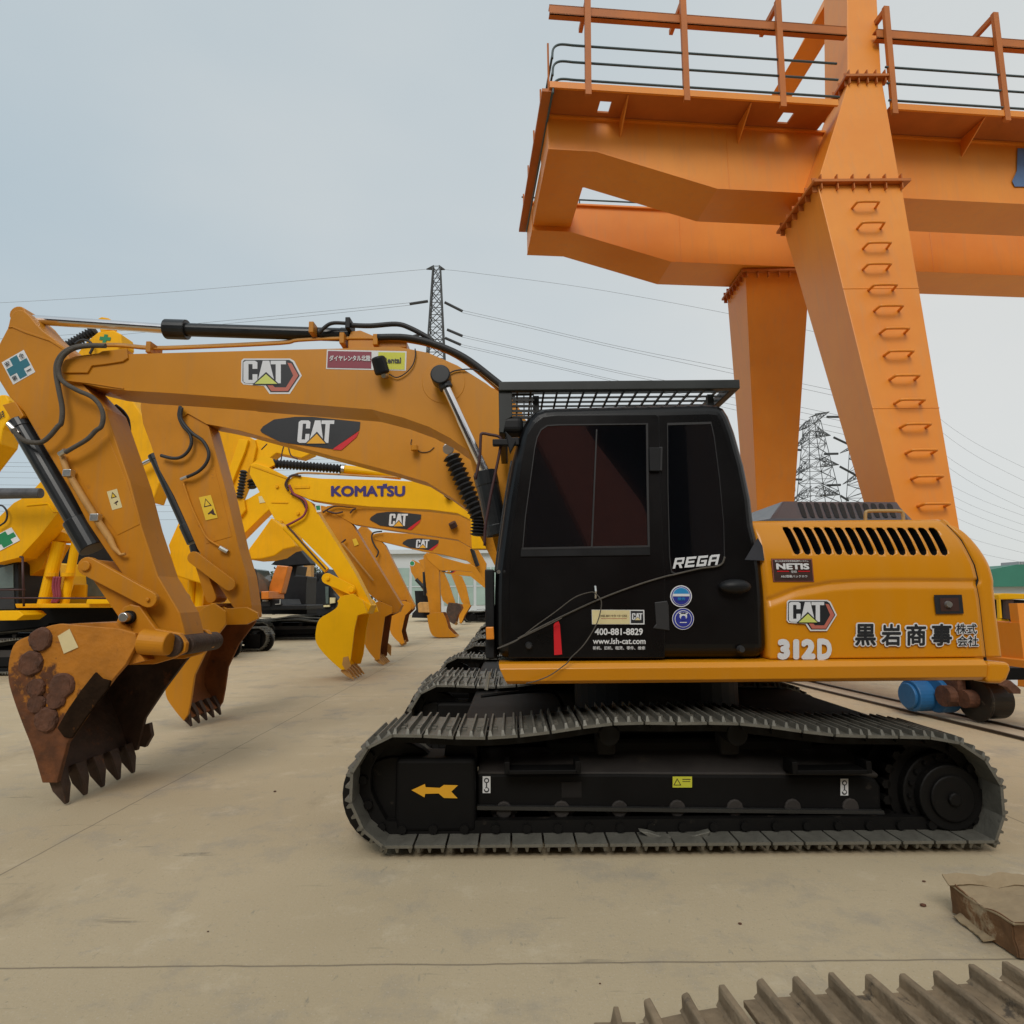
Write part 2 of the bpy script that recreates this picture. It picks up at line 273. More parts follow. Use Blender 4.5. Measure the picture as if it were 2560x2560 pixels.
# ---------------------------------------------------------------- ground
def ground_mat():
    m = bpy.data.materials.new('concrete yard'); m.use_nodes = True; t = m.node_tree; n_ = t.nodes; l = t.links; b = n_['Principled BSDF']
    g = n_.new('ShaderNodeNewGeometry'); pos = g.outputs['Position']
    def noise(s, det, ro, mp=None):
        z = n_.new('ShaderNodeTexNoise'); z.inputs['Scale'].default_value = s; z.inputs['Detail'].default_value = det; z.inputs['Roughness'].default_value = ro
        if mp: q_ = n_.new('ShaderNodeMapping'); q_.inputs['Scale'].default_value = mp; l.new(pos, q_.inputs[0]); l.new(q_.outputs[0], z.inputs['Vector'])
        else: l.new(pos, z.inputs['Vector'])
        return z.outputs['Fac']
    def ramp(s, p0, c0, p1, c1):
        r = n_.new('ShaderNodeValToRGB'); l.new(s, r.inputs[0]); e = r.color_ramp.elements; e[0].position = p0; e[0].color = (*c0, 1); e[1].position = p1; e[1].color = (*c1, 1); return r.outputs[0]
    def mix(f, a, c, mode='MIX', fv=None):
        x = n_.new('ShaderNodeMix'); x.data_type = 'RGBA'; x.blend_type = mode
        if fv is not None: x.inputs['Factor'].default_value = fv
        else: l.new(f, x.inputs['Factor'])
        l.new(a, x.inputs[6])
        if isinstance(c, tuple): x.inputs[7].default_value = (*c, 1)
        else: l.new(c, x.inputs[7])
        return x.outputs[2]
    W_ = (1,1,1); K_ = (0,0,0)
    c = ramp(noise(.35, 5, .6), .3, (.50,.40,.255), .7, (.60,.49,.325))
    c = mix(ramp(noise(1.6, 8, .72), .52, K_, .70, W_), c, (.40,.345,.27))
    c = mix(ramp(noise(7, 8, .8), .60, K_, .72, W_), c, (.40,.35,.28))
    c = mix(ramp(noise(5, 4, .6, (.25, 1.6, 1)), .66, K_, .76, W_), c, (.21,.18,.14))   # scuffs left by tracks
    c = mix(ramp(noise(60, 6, .7), .60, K_, .70, (.8,.8,.8)), c, (.27,.225,.16)); c = mix(ramp(noise(85, 4, .7), .30, (.7,.7,.7), .42, K_), c, (.62,.55,.44))                 # grit
    c = mix(ramp(noise(11, 5, .7, (1.6, .5, 1)), .63, K_, .74, W_), c, (.33,.29,.22))
    c = mix(ramp(noise(2.8, 7, .75), .56, K_, .68, (.6,.6,.6)), c, (.65,.55,.39))
    c = mix(ramp(noise(.9, 6, .7, (1, .6, 1)), .60, K_, .80, W_), c, (.28,.22,.15))     # old damp patches
    sp = n_.new('ShaderNodeSeparateXYZ'); l.new(pos, sp.inputs[0]); wob = noise(2.5, 3, .6)
    def joint(o_, off, per):
        a = n_.new('ShaderNodeMath'); a.operation = 'MULTIPLY_ADD'; l.new(wob, a.inputs[0]); a.inputs[1].default_value = .03; 
        s2 = n_.new('ShaderNodeMath'); s2.operation = 'ADD'; l.new(o_, s2.inputs[0]); s2.inputs[1].default_value = 1000*per-off+per/2-.015; l.new(s2.outputs[0], a.inputs[2])
        md = n_.new('ShaderNodeMath'); md.operation = 'MODULO'; l.new(a.outputs[0], md.inputs[0]); md.inputs[1].default_value = per
        sb = n_.new('ShaderNodeMath'); sb.operation = 'SUBTRACT'; l.new(md.outputs[0], sb.inputs[0]); sb.inputs[1].default_value = per/2
        ab = n_.new('ShaderNodeMath'); ab.operation = 'ABSOLUTE'; l.new(sb.outputs[0], ab.inputs[0]); return ab.outputs[0]
    mn = n_.new('ShaderNodeMath'); mn.operation = 'MINIMUM'; l.new(joint(sp.outputs['X'], -2.76, 6.0), mn.inputs[0]); l.new(joint(sp.outputs['Y'], 2.7, 7.0), mn.inputs[1])
    j = ramp(mn.outputs[0], .002, (.75,.75,.75), .008, K_); c = mix(j, c, (.16,.13,.095))
    l.new(c, b.inputs['Base Color']); b.inputs['Roughness'].default_value = .8; b.inputs['Specular IOR Level'].default_value = .25
    bp = n_.new('ShaderNodeBump'); bp.inputs['Strength'].default_value = .5; bp.inputs['Distance'].default_value = .012; l.new(noise(38, 9, .8), bp.inputs['Height']); l.new(bp.outputs[0], b.inputs['Normal'])
    return m
bm = B(); v = [bm.verts.new(p) for p in ((-1500,-300,0),(1500,-300,0),(1500,3000,0),(-1500,3000,0))]; bm.faces.new(v)
tag(obj('ground', bm, ground_mat()), kind='structure')
# small stones and cracks of the yard
bm = B()
for nx, ny, s in ((687,1980,.016),(1850,2311,.012),(2310,2205,.012),(2308,2266,.02),(1500,2460,.006),(300,2100,.006),(980,1950,.007),(520,2330,.007)):
    g = G((nx, ny)); bmesh.ops.create_icosphere(bm, subdivisions=1, radius=s, matrix=Matrix.Translation(g+Vector((0,0,s*.3))) @ Matrix.Diagonal((.8,.6,.4,1)))
tag(obj('gravel', bm, M['rust']), kind='stuff', label='few loose stones and grit scattered on the concrete yard', cat='gravel')
# crane rails let into the concrete
def strip(pa, pb, w_, z0, z1, bm):
    a = Vector(pa); b = Vector(pb); t = (b-a).normalized(); n_ = Vector((t.y, -t.x, 0))*w_/2
    return add_poly(bm, [a-n_+Vector((0,0,z0)), a+n_+Vector((0,0,z0)), a+n_+Vector((0,0,z1)), a-n_+Vector((0,0,z1))], [b-n_+Vector((0,0,z0)), b+n_+Vector((0,0,z0)), b+n_+Vector((0,0,z1)), b-n_+Vector((0,0,z1))])
YR = R(6); rt = Vector((-math.sin(YR), math.cos(YR), 0))
ra = Vector((5.46, 6.88, 0)); rb = Vector((5.09, 6.42, 0))
M['railst'] = mat('rusty rail steel', (.09, .065, .045), .5, .5, spot=(.2, .1, .05), spot_amt=.05); M['conc2'] = mat('pale concrete strip', (.50, .41, .29), .85, var=.12, scale=5)
bm = strip(ra-rt*30-Vector((.19,0,0)), ra+rt*120-Vector((.19,0,0)), .52, 0, .006, B()); tag(obj('path', bm, M['conc2']), kind='structure')
for a, lb in ((ra, 'outer steel crane rail sunk in the concrete, under the crane wheel'), (rb, 'inner steel crane rail sunk in the concrete beside the excavator tracks')):
    bm = strip(a-rt*30, a+rt*120, .035, .006, .03, B()); strip(a-rt*30, a+rt*120, .07, .006, .010, bm)
    tag(obj('crane_rail', bm, M['railst'], loc=a), lb, 'rail', 'rails of the gantry crane')
# ---------------------------------------------------------------- gantry crane
YG = R(5); g0 = dict(yaw=YG, X0=3.0); gy = 9.0
ex = Vector((math.cos(YG), math.sin(YG), 0)); ey = Vector((-math.sin(YG), math.cos(YG), 0))
crane = thing('gantry_crane', 'tall orange gantry crane with two box girders standing over the yard behind the nearest excavator', 'crane', (5.3, 9.5, 0))
def GP(l, d=0): return [P(a, gy, d=d, **g0) for a in l]
topl = q('g1', 205, 858); topr = q('g2', 1932, 1000)
zt = P(topl, gy, **g0).z; zb = P(q('g1', 1932, 1410), gy, **g0).z
web = GP(Q('g1', 205,1100, 550,1110, 1440,1395))
def gv(x, z, d=0): return Vector((3, gy, 0))+ex*x+ey*d+Vector((0,0,z))
def gx(p): return (p-Vector((3, gy, 0))).dot(ex)
xl = gx(web[0]); x1 = gx(web[1]); x2 = gx(web[2]); xr = 14.0; zl = (web[0].z+web[1].z)/2
prof = [(xl, zt), (xl, zl), (x1, zl), (x2, zb), (xr, zb), (xr, zt)]
for d in (0, 2.15):
    bm = add_poly(B(), [gv(x, z, d) for x, z in prof], [gv(x, z, d+.8) for x, z in prof])
    g = obj('girder', bm, M['crane'], crane, bevel=.012)
    bm = B()   # flange edges, vertical stiffener seams
    for zz0, zz1 in ((zt-.02, zt+.012),): add_poly(bm, [gv(xl-.02, zz0, d-.05), gv(xr, zz0, d-.05), gv(xr, zz1, d-.05), gv(xl-.02, zz1, d-.05)], [gv(xl-.02, zz0, d+.85), gv(xr, zz0, d+.85), gv(xr, zz1, d+.85), gv(xl-.02, zz1, d+.85)])
    p4 = [(x1, zl), (x2, zb), (xr, zb), (xr, zb+.018), (x2, zb+.018), (x1, zl+.018), (xl, zl+.018), (xl, zl)]
    add_poly(bm, [gv(x, z-.012, d-.03) for x, z in p4], [gv(x, z-.012, d+.83) for x, z in p4])
    obj('flange', bm, M['crane'], crane)
# end tie between the girders
bm = add_poly(B(), [gv(xl+.02, zl+.1, .8), gv(xl+.75, zl+.1, .8), gv(xl+.75, zt-.1, .8), gv(xl+.02, zt-.1, .8)], [gv(xl+.02, zl+.1, 2.15), gv(xl+.75, zl+.1, 2.15), gv(xl+.75, zt-.1, 2.15), gv(xl+.02, zt-.1, 2.15)])
obj('end_beam', bm, M['crane'], crane, bevel=.01)
# walkway along the near girder, hatch holes left open
def slab(bm, xa, xb, da, db, za=None, th=.03):
    za = zt+.03 if za is None else za
    return add_poly(bm, [gv(xa, za, da), gv(xb, za, da), gv(xb, za+th, da), gv(xa, za+th, da)], [gv(xa, za, db), gv(xb, za, db), gv(xb, za+th, db), gv(xa, za+th, db)])
def PG(nn, d): return P(nn, gy+d/math.cos(YG), **g0)
def gxn(nn, d): return gx(PG(nn, d))
h1 = gxn(q('g1', 620, 795), -.25); h2 = gxn(q('g2', 190, 860), -.25); hw = .09
wl_ = gxn(q('g2', 545, 790), -.5); wr_ = gxn(q('g2', 935, 830), -.5)
xs = [xl-.05, h1-hw, h1+hw, h2-hw, h2+hw, wl_]; bm = B(); slab(bm, wr_, xr, -.56, 0)
for i in range(5):
    if i % 2 == 0: slab(bm, xs[i], xs[i+1], -.56, 0)
    else: slab(bm, xs[i], xs[i+1], -.56, -.34); slab(bm, xs[i], xs[i+1], -.12, 0)
obj('walkway', bm, M['cranedk'], crane)
bm = B(); slab(bm, xl-.05, wl_, -.60, -.565, zt-.02, .10); slab(bm, wr_, xr, -.60, -.565, zt-.02, .10); obj('kick_plate', bm, M['crane'], crane)
for i in range(6): # brackets under walkway
    xx = xl+1.15+i*1.93
    add_poly(slabx := B(), [gv(xx, zt+.02, -.5), gv(xx, zt+.02, 0), gv(xx, zt-.28, 0)], [gv(xx+.02, zt+.02, -.5), gv(xx+.02, zt+.02, 0), gv(xx+.02, zt-.28, 0)])
    obj('bracket', slabx, M['crane'], crane)
# posts carrying the cable track, angle arms on top
dW = -.58; zw = zt+.05
posts = [(Q('g1', 500, 740), Q('g1', 493, -30)), (Q('g1', 1222, 770), Q('g1', 1190, -10)), (Q('g2', 170, 810), Q('g2', 128, 10)), (Q('g2', 985, 840), Q('g2', 918, 55)), (Q('g2', 1805, 870), Q('g2', 1715, 100))]
for (a,), (b,) in posts:
    x_ = gxn(a, dW); zc = PG(b, dW).z; xt = gxn(b, dW)
    bm = add_poly(B(), [gv(x_-.045, zt-.1, dW-.03), gv(x_+.045, zt-.1, dW-.03), gv(xt+.045, zc, dW-.03), gv(xt-.045, zc, dW-.03)], [gv(x_-.045, zt-.1, dW+.03), gv(x_+.045, zt-.1, dW+.03), gv(xt+.045, zc, dW+.03), gv(xt-.045, zc, dW+.03)])
    po = obj('post', bm, M['cranedk'], crane)
    obj('arm', add_poly(B(), [gv(xt-.03, zc-.08, dW), gv(xt+.03, zc-.08, dW), gv(xt+.03, zc, dW), gv(xt-.03, zc, dW)], [gv(xt-.03, zc-.08, dW+.55), gv(xt+.03, zc-.08, dW+.55), gv(xt+.03, zc, dW+.55), gv(xt-.03, zc, dW+.55)]), M['cranedk'], po)
zc = PG(q('g1', 800, 150), dW+.06).z
bm = B(); xa = gxn(q('g1', 215, 125), dW+.06); wt_ = gxn(q('g2', 650, 240), dW); wu_ = gxn(q('g2', 870, 250), dW)
for a_, b_ in ((xa, wt_), (wu_, xr)): slab(bm, a_, b_, dW+.04, dW+.14, zc, .02); slab(bm, a_, b_, dW+.04, dW+.06, zc, .16); slab(bm, a_, b_, dW+.04, dW+.14, zc+.14, .02)
obj('cable_track', bm, M['cranedk'], crane)
for cy in ((325,372),(448,498),(578,636)):
    z0 = PG(q('g1', 280, cy[0]), dW).z; xa = gxn(q('g1', 245, 400), dW)
    pts = [gv(xa-.02, z0-.25, dW), gv(xa, z0-.08, dW), gv(xa+.10, z0, dW), gv(xa+.3, z0, dW)]
    o = pipe3('handrail', pts, .017, M['rail'], crane)
    for a_, b_ in ((xa+.28, wt_-.25), (wu_+.05, xr)): shade_tube('handrail', tube(B(), [gv(a_, z0, dW), gv(b_, z0, dW)], .017, 8), M['rail'], crane)
    shade_tube('handrail', tube(B(), [gv(xa-.02, z0-.2, dW), gv(xa-.03, z0-.25, 2.9)], .017, 8), M['rail'], crane)
shade_tube('handrail', tube(B(), [gv(xl-.05, zt+1.0, 3.4), gv(xr, zt+1.0, 3.4)], .017, 8), M['rail'], crane)
for i in range(7): obj('rail_post', tube(B(), [gv(xl+1.2+i*1.9, zt, 3.4), gv(xl+1.2+i*1.9, zt+1, 3.4)], .015, 6), M['rail'], crane)
# platform edge and cage at the end
bm = B()
for d in (-.55, .3, 1.2, 2.1, 2.95): tube(bm, [gv(xl-.06, zt-.05, d), gv(xl-.06, zt+.75, d)], .016, 6)
slab(bm, xl-.16, xl-.02, -.56, 3.0, zt-.06, .05); obj('end_railing', bm, M['cranedk'], crane)
bm = B(); tube(bm, spline([PG(x_, 2.6) for x_ in ((1330,462),(1326,468),(1325,495),(1327,515),(1331,523))], 5), .014, 6)
box(bm, *(lambda p: (p.x-.10, p.x+.04, p.y-.05, p.y+.05, p.z-.03, p.z+.03))(PG((1328,527), 2.6))); obj('end_bumper', bm, M['blackm'], crane)
# weld seams of the plates
for xx in (2.9, 5.2, 8.1, 10.4):
    for d in (0, 2.15):
        zb_ = zl+(zb-zl)*min(1, max(0, (xl+xx-x1)/(x2-x1))); obj('weld_seam', tube(B(), [gv(xl+xx, zb_+.03, d-.001), gv(xl+xx, zt-.03, d-.001)], .007, 6), M['crane'], crane)
# blue sign panel near the frame edge
bp_ = [PG(a, -.02) for a in Q('g2', 1885,1085, 2050,1085, 2050,1365, 1865,1365, 1845,1325, 1880,1250)]
sg = facepoly('sign', bp_, mat('faded blue sign paint', (.09,.17,.33), .5), crane)
dS = Dec(q('g2', 1885, 1085), q('g2', 2050, 1085), q('g2', 1885, 1365), gy-.03, crane)
# hexahedral columns
def hexa(name, fr, bk, m, bevel=.01, parent=None): return obj(name, add_poly(B(), fr, bk), m, parent or crane, bevel=bevel)
zf = P(q('g2', 700, 1370), 8.5).z
tl = P(q('g2', 425, 1400), 8.45); tr = P(q('g2', 1045, 1440), 8.45)
leg_f = [Vector((5.03, 7.6, .75)), Vector((5.60, 7.6, .75)), Vector((tr.x, 8.45, zf)), Vector((tl.x, 8.45, zf))]
leg_b = [Vector((5.03, 8.1, .75)), Vector((5.60, 8.1, .75)), Vector((tr.x-.05, 9.6, zf)), Vector((tl.x, 9.6, zf))]
L1 = hexa('leg', leg_f, leg_b, M['crane'])
for cx_, cy_ in ((765,1520),(795,1665),(830,1810)): pass
rung = [(2165,519),(2178,570),(2193,620)]+[(1760+.41408*x, 600+.41408*y) for x, y in ((1045,175),(1080,300),(1115,425),(1150,560),(1175,695),(1210,840),(1240,985),(1275,1130),(1310,1285),(1345,1440),(1385,1605))]
def onleg(nn):   # ray against the sloping front face of the leg
    a = leg_f[0]; n_ = (leg_f[1]-a).cross(leg_f[3]-a); r = ray(nn); o = Vector((0,0,HC)); return o+r*((a-o).dot(n_)/r.dot(n_))
for t_ in (.22, .47, .74): obj('weld_seam', tube(B(), [leg_f[0].lerp(leg_f[3], t_), leg_f[1].lerp(leg_f[2], t_)], .007, 6), M['crane'], L1)
nf = (leg_f[3]-leg_f[0]).cross(leg_f[1]-leg_f[0]).normalized(); nf = nf if nf.y < 0 else -nf
for rr in rung:
    p = onleg((rr[0]-38, rr[1])); p2 = onleg((rr[0]+26, rr[1]+3)); hw = .17; c = (p+p2)/2
    a = c+Vector((-hw,0,0)); b = c+Vector((hw,0,0))
    shade_tube('rung', tube(B(), spline([a, a+nf*.10+Vector((.01,0,0)), a+nf*.13+Vector((.04,0,0)), b+nf*.13-Vector((.04,0,0)), b+nf*.10-Vector((.01,0,0)), b], 3), .019, 6), M['crane'], L1)
# bolted flange with gussets
def flange(fr, bk, n1, par, m='cranedk'):
    bm = add_poly(B(), fr, bk)
    for i in range(n1):
        t = (i+.5)/n1; a = fr[0].lerp(fr[1], t); box(bm, a.x-.008, a.x+.008, a.y+.02, a.y+.09, a.z-.10, a.z+.13)
    for i in range(n1):
        t = (i+.5)/n1; a = fr[0].lerp(bk[0], t); box(bm, a.x+.02, a.x+.09, a.y-.008, a.y+.008, a.z-.10, a.z+.13)
    obj('flange', bm, M[m], par)
o_ = .09
def fl_at(f2, b2, th=.04):   # ring wider than the column
    a = [f2[0]+Vector((-o_,-o_,0)), f2[1]+Vector((o_,-o_,0)), f2[1]+Vector((o_,-o_,th)), f2[0]+Vector((-o_,-o_,th))]
    b = [b2[0]+Vector((-o_,o_,0)), b2[1]+Vector((o_,o_,0)), b2[1]+Vector((o_,o_,th)), b2[0]+Vector((-o_,o_,th))]
    return a, b
a, b = fl_at([leg_f[3], leg_f[2]], [leg_b[3], leg_b[2]]); flange(a, b, 6, L1)
# bracket tapering up past the girder and the tower above it
mt = P(q('g2', 650, 590), 8.75); mt2 = P(q('g2', 893, 590), 8.75); z2 = mt.z
br_f = [Vector((tl.x, 8.45, zf+.04)), Vector((tr.x-.02, 8.45, zf+.04)), Vector((mt2.x, 8.75, z2)), Vector((mt.x, 8.75, z2))]
bL = P(q('g2', 515, 770), 9.5)
br_b = [Vector((tl.x, 9.6, zf+.04)), Vector((tr.x-.05, 9.6, zf+.04)), Vector((mt2.x-.05, 9.5, z2)), Vector((mt.x+.02, 9.5, z2))]
BR = hexa('leg_bracket', br_f, br_b, M['crane'])
a, b = fl_at([br_f[3], br_f[2]], [br_b[3], br_b[2]]); flange(a, b, 5, BR)
ttl = P(q('g2', 636, -420), 9.15); ttr = P(q('g2', 832, -420), 9.15)
tw_f = [Vector((mt.x-.01, 8.76, z2+.04)), Vector((mt2.x, 8.76, z2+.04)), Vector((ttr.x, 9.15, ttl.z)), Vector((ttl.x, 9.15, ttl.z))]
tw_b = [Vector((mt.x+.0, 9.5, z2+.04)), Vector((mt2.x-.04, 9.5, z2+.04)), Vector((ttr.x, 9.95, ttl.z)), Vector((ttl.x, 9.95, ttl.z))]
hexa('tower', tw_f, tw_b, M['crane'])
# slanted frame from the far leg up to the tower top
fa = P((1915,261), 11.3); fb = P((1968,266), 11.3); fc = P((2106,-62), 9.75); bk_ = P((1883,232), 12.05)
s_f = [fa, Vector((fb.x, 11.3, fa.z)), Vector((fc.x+.45, 9.75, fc.z)), fc]
s_b = [Vector((bk_.x, 12.05, fa.z)), Vector((fb.x, 12.05, fa.z)), Vector((fc.x+.45, 10.3, fc.z+.2)), Vector((fc.x, 10.3, fc.z+.2))]
hexa('tower', s_f, s_b, M['crane'])
# far leg
a = P(q('g3', 255, 272), 11.45); b = P(q('g3', 650, 300), 11.45); c = P(q('g3', 322, 1640), 13.0); d = P(q('g3', 508, 1575), 13.0)
cb = c+(c-a)*.3; cb.z = .75; db = d+(d-b)*.3; db.z = .75; yb = 13.5; zf2 = zb-.03
L2 = hexa('leg', [Vector((cb.x, yb, .75)), Vector((db.x, yb, .75)), Vector((b.x, 11.45, zf2)), Vector((a.x, 11.45, zf2))], [Vector((cb.x, yb+.5, .75)), Vector((db.x, yb+.5, .75)), Vector((b.x, 12.5, zf2)), Vector((a.x, 12.5, zf2))], M['crane'])
a1, b1 = fl_at([Vector((a.x, 11.45, zf2-.05)), Vector((b.x, 11.45, zf2-.05))], [Vector((a.x, 12.5, zf2-.05)), Vector((b.x, 12.5, zf2-.05))]); flange(a1, b1, 7, L2)
# end carriage on the rail: beam, wheels, gear motor
def rv(s, off, z): return Vector((ra.x, ra.y, 0))+rt*s+Vector((rt.y, -rt.x, 0))*off+Vector((0,0,z))
def rbox(bm, s0, s1, o0, o1, z0, z1): return add_poly(bm, [rv(s0,o0,z0), rv(s0,o1,z0), rv(s0,o1,z1), rv(s0,o0,z1)], [rv(s1,o0,z0), rv(s1,o1,z0), rv(s1,o1,z1), rv(s1,o0,z1)])
obj('end_carriage', rbox(B(), -.35, 8.2, -.26, .26, .50, .78), M['crane'], crane, bevel=.01)
bm = rbox(B(), -.28, -.18, -.2, .2, .78, 1.35); rbox(bm, -.3, .3, -.22, -.18, .78, 1.15); obj('guard', bm, M['crane'], crane)
for s in (.45, 7.6):
    W_ = obj('wheel', tube(tube(B(), [rv(s, -.14, .27), rv(s, .14, .27)], .225, 32), [rv(s, -.17, .27), rv(s, -.13, .27)], .25, 32), mat('worn wheel steel', (.05,.045,.04), .4, .7, spot=(.2,.17,.13), spot_amt=.05), crane, bevel=.01)
    tube_b = B(); tube(tube_b, [rv(s, -.30, .27), rv(s, -.14, .27)], .10, 16); obj('axle', tube_b, M['rust'], W_)
GM = obj('gear_motor', tube(tube(tube(B(), [rv(.95, -.56, .24), rv(.95, -.20, .24)], .185, 28), [rv(.95, -.60, .24), rv(.95, -.56, .24)], .15, 28), [rv(.80, -.36, .26), rv(.80, -.16, .26)], .20, 28), M['bluem'], crane, bevel=.01)
bm = B(); tube(bm, [rv(.62, -.40, .28), rv(.62, -.14, .28)], .12, 14); rbox(bm, .5, 1.2, -.3, -.2, .34, .5); obj('motor_mount', bm, M['rust'], crane)
# ---------------------------------------------------------------- excavator building blocks
def shoe_bm(p, w_):
    bm = B(); h = p*.465; box(bm, -h, h, 0, w_, -.012, .004)
    for x in (-h+.012, 0, h-.022):
        a = .008; add_poly(bm, [Vector((x-a, .004, .004)), Vector((x+a+.006, .004, .004)), Vector((x+a, .016, .033)), Vector((x-a*.4, .016, .033))], [Vector((x-a, w_, .004)), Vector((x+a+.006, w_, .004)), Vector((x+a, w_, .032)), Vector((x-a*.4, w_, .032))])
    for yy in (.2, .3):
        for xx in (-h*.55, h*.45): box(bm, xx-.012, xx+.012, w_*yy*1.3, w_*yy*1.3+.03, .004, .016)
    return bm
def resample(path, n_):
    L = [0]
    for i in range(len(path)): L.append(L[-1]+(path[(i+1) % len(path)]-path[i]).length)
    T = L[-1]; o = []
    for k in range(n_):
        s = T*k/n_; i = max(j for j in range(len(path)) if L[j] <= s+1e-9); a = path[i]; b = path[(i+1) % len(path)]
        o.append(a.lerp(b, (s-L[i])/max(1e-9, L[i+1]-L[i])))
    return o, T
TY0, TW = 3.70, .56
raw = PP(Q('d3', 370,1219, 230,1160, 150,1075, 92,960, 78,880, 88,760, 128,670, 200,580, 268,535, 330,522, 420,518, 560,528, 790,538, 960,530, 1130,513, 1290,490, 1460,462, 1650,453, 1820,458)
   + Q('d4', 200,455, 370,455, 500,468, 620,480, 730,498, 870,516, 1000,526, 1200,528, 1400,531, 1560,545, 1680,600, 1780,690, 1840,790, 1868,920, 1855,1050, 1810,1130, 1740,1190, 1650,1228, 1000,1232, 0,1232) + Q('d3', 1400,1228, 800,1224), TY0)
zmin = min(p.z for p in raw)
for p in raw:
    p.y = 0
    p.z = max(p.z-.0, .032) if p.z > .12 else .034
NSH = 46
_c = sum(raw, Vector())/len(raw)
def track(root, y0, shoes=True, first=None):
    """belt, chain, rollers, idler, sprocket and frame of one side; root local copy helper below"""
    pts, T = resample(raw, NSH*4); c = sum(pts, Vector())/len(pts); pitch = T/NSH
    # orientation: outward normal
    bm = B(); inner = []
    for i in range(0, len(pts), 2):
        a = pts[i-2]; b = pts[(i+2) % len(pts)]; t = (b-a).normalized(); n_ = Vector((t.z, 0, -t.x)); n_ = n_ if n_.dot(pts[i]-c) > 0 else -n_
        inner.append((pts[i]-n_*.035, pts[i]-n_*.115))
    for yy in (y0+TW/2-.11, y0+TW/2+.05):
        vs = [[bm.verts.new(Vector((p.x, y, p.z))) for p, y in ((a, yy), (a, yy+.06), (b, yy+.06), (b, yy))] for a, b in inner]
        for i in range(len(vs)):
            v0, v1 = vs[i], vs[(i+1) % len(vs)]
            for j in range(4): bm.faces.new((v0[j], v0[(j+1) % 4], v1[(j+1) % 4], v1[j]))
    for i in range(0, len(inner), 2):       # link lugs on the outer face of the chain
        a, b = inner[i]; m_ = (a+b)/2; tube(bm, [Vector((m_.x, y0+TW/2-.135, m_.z)), Vector((m_.x, y0+TW/2-.105, m_.z))], .026, 8)
    tr_ = obj('track', bm, M['chain'], root)
    sh = shoe_bm(pitch, TW); me = bpy.data.meshes.new('track_shoe'); bmesh.ops.recalc_face_normals(sh, faces=sh.faces); sh.to_mesh(me); me.materials.append(M['shoe'])
    belt = None if shoes else B()
    for k in range(NSH):
        a = pts[(k*4-2) % len(pts)]; b = pts[(k*4+2) % len(pts)]; m_ = (a+b)/2; p = pts[k*4]
        t = (b-a).normalized(); n_ = Vector((t.z, 0, -t.x)); n_ = n_ if n_.dot(p-c) > 0 else -n_
        p = m_-n_*.032; yax = n_.cross(t)
        if yax.y < 0: t = -t; yax = -yax
        MM = Matrix(((t.x, yax.x, n_.x, p.x), (0, 1, 0, y0), (t.z, yax.z, n_.z, p.z), (0, 0, 0, 1)))
        if shoes:
            o = bpy.data.objects.new('track_shoe', me); COL.objects.link(o); o.parent = tr_; o.matrix_local = Matrix.Translation(-OFF[tr_.name]) @ MM
        else: belt.from_mesh(me); bmesh.ops.transform(belt, matrix=MM, verts=belt.verts[-len(me.vertices):])
    if not shoes: obj('shoe_belt', belt, M['shoe'], tr_)
    return tr_
def zx(c_, x, y, Y=3.95): return P(q(c_, x, y), Y)
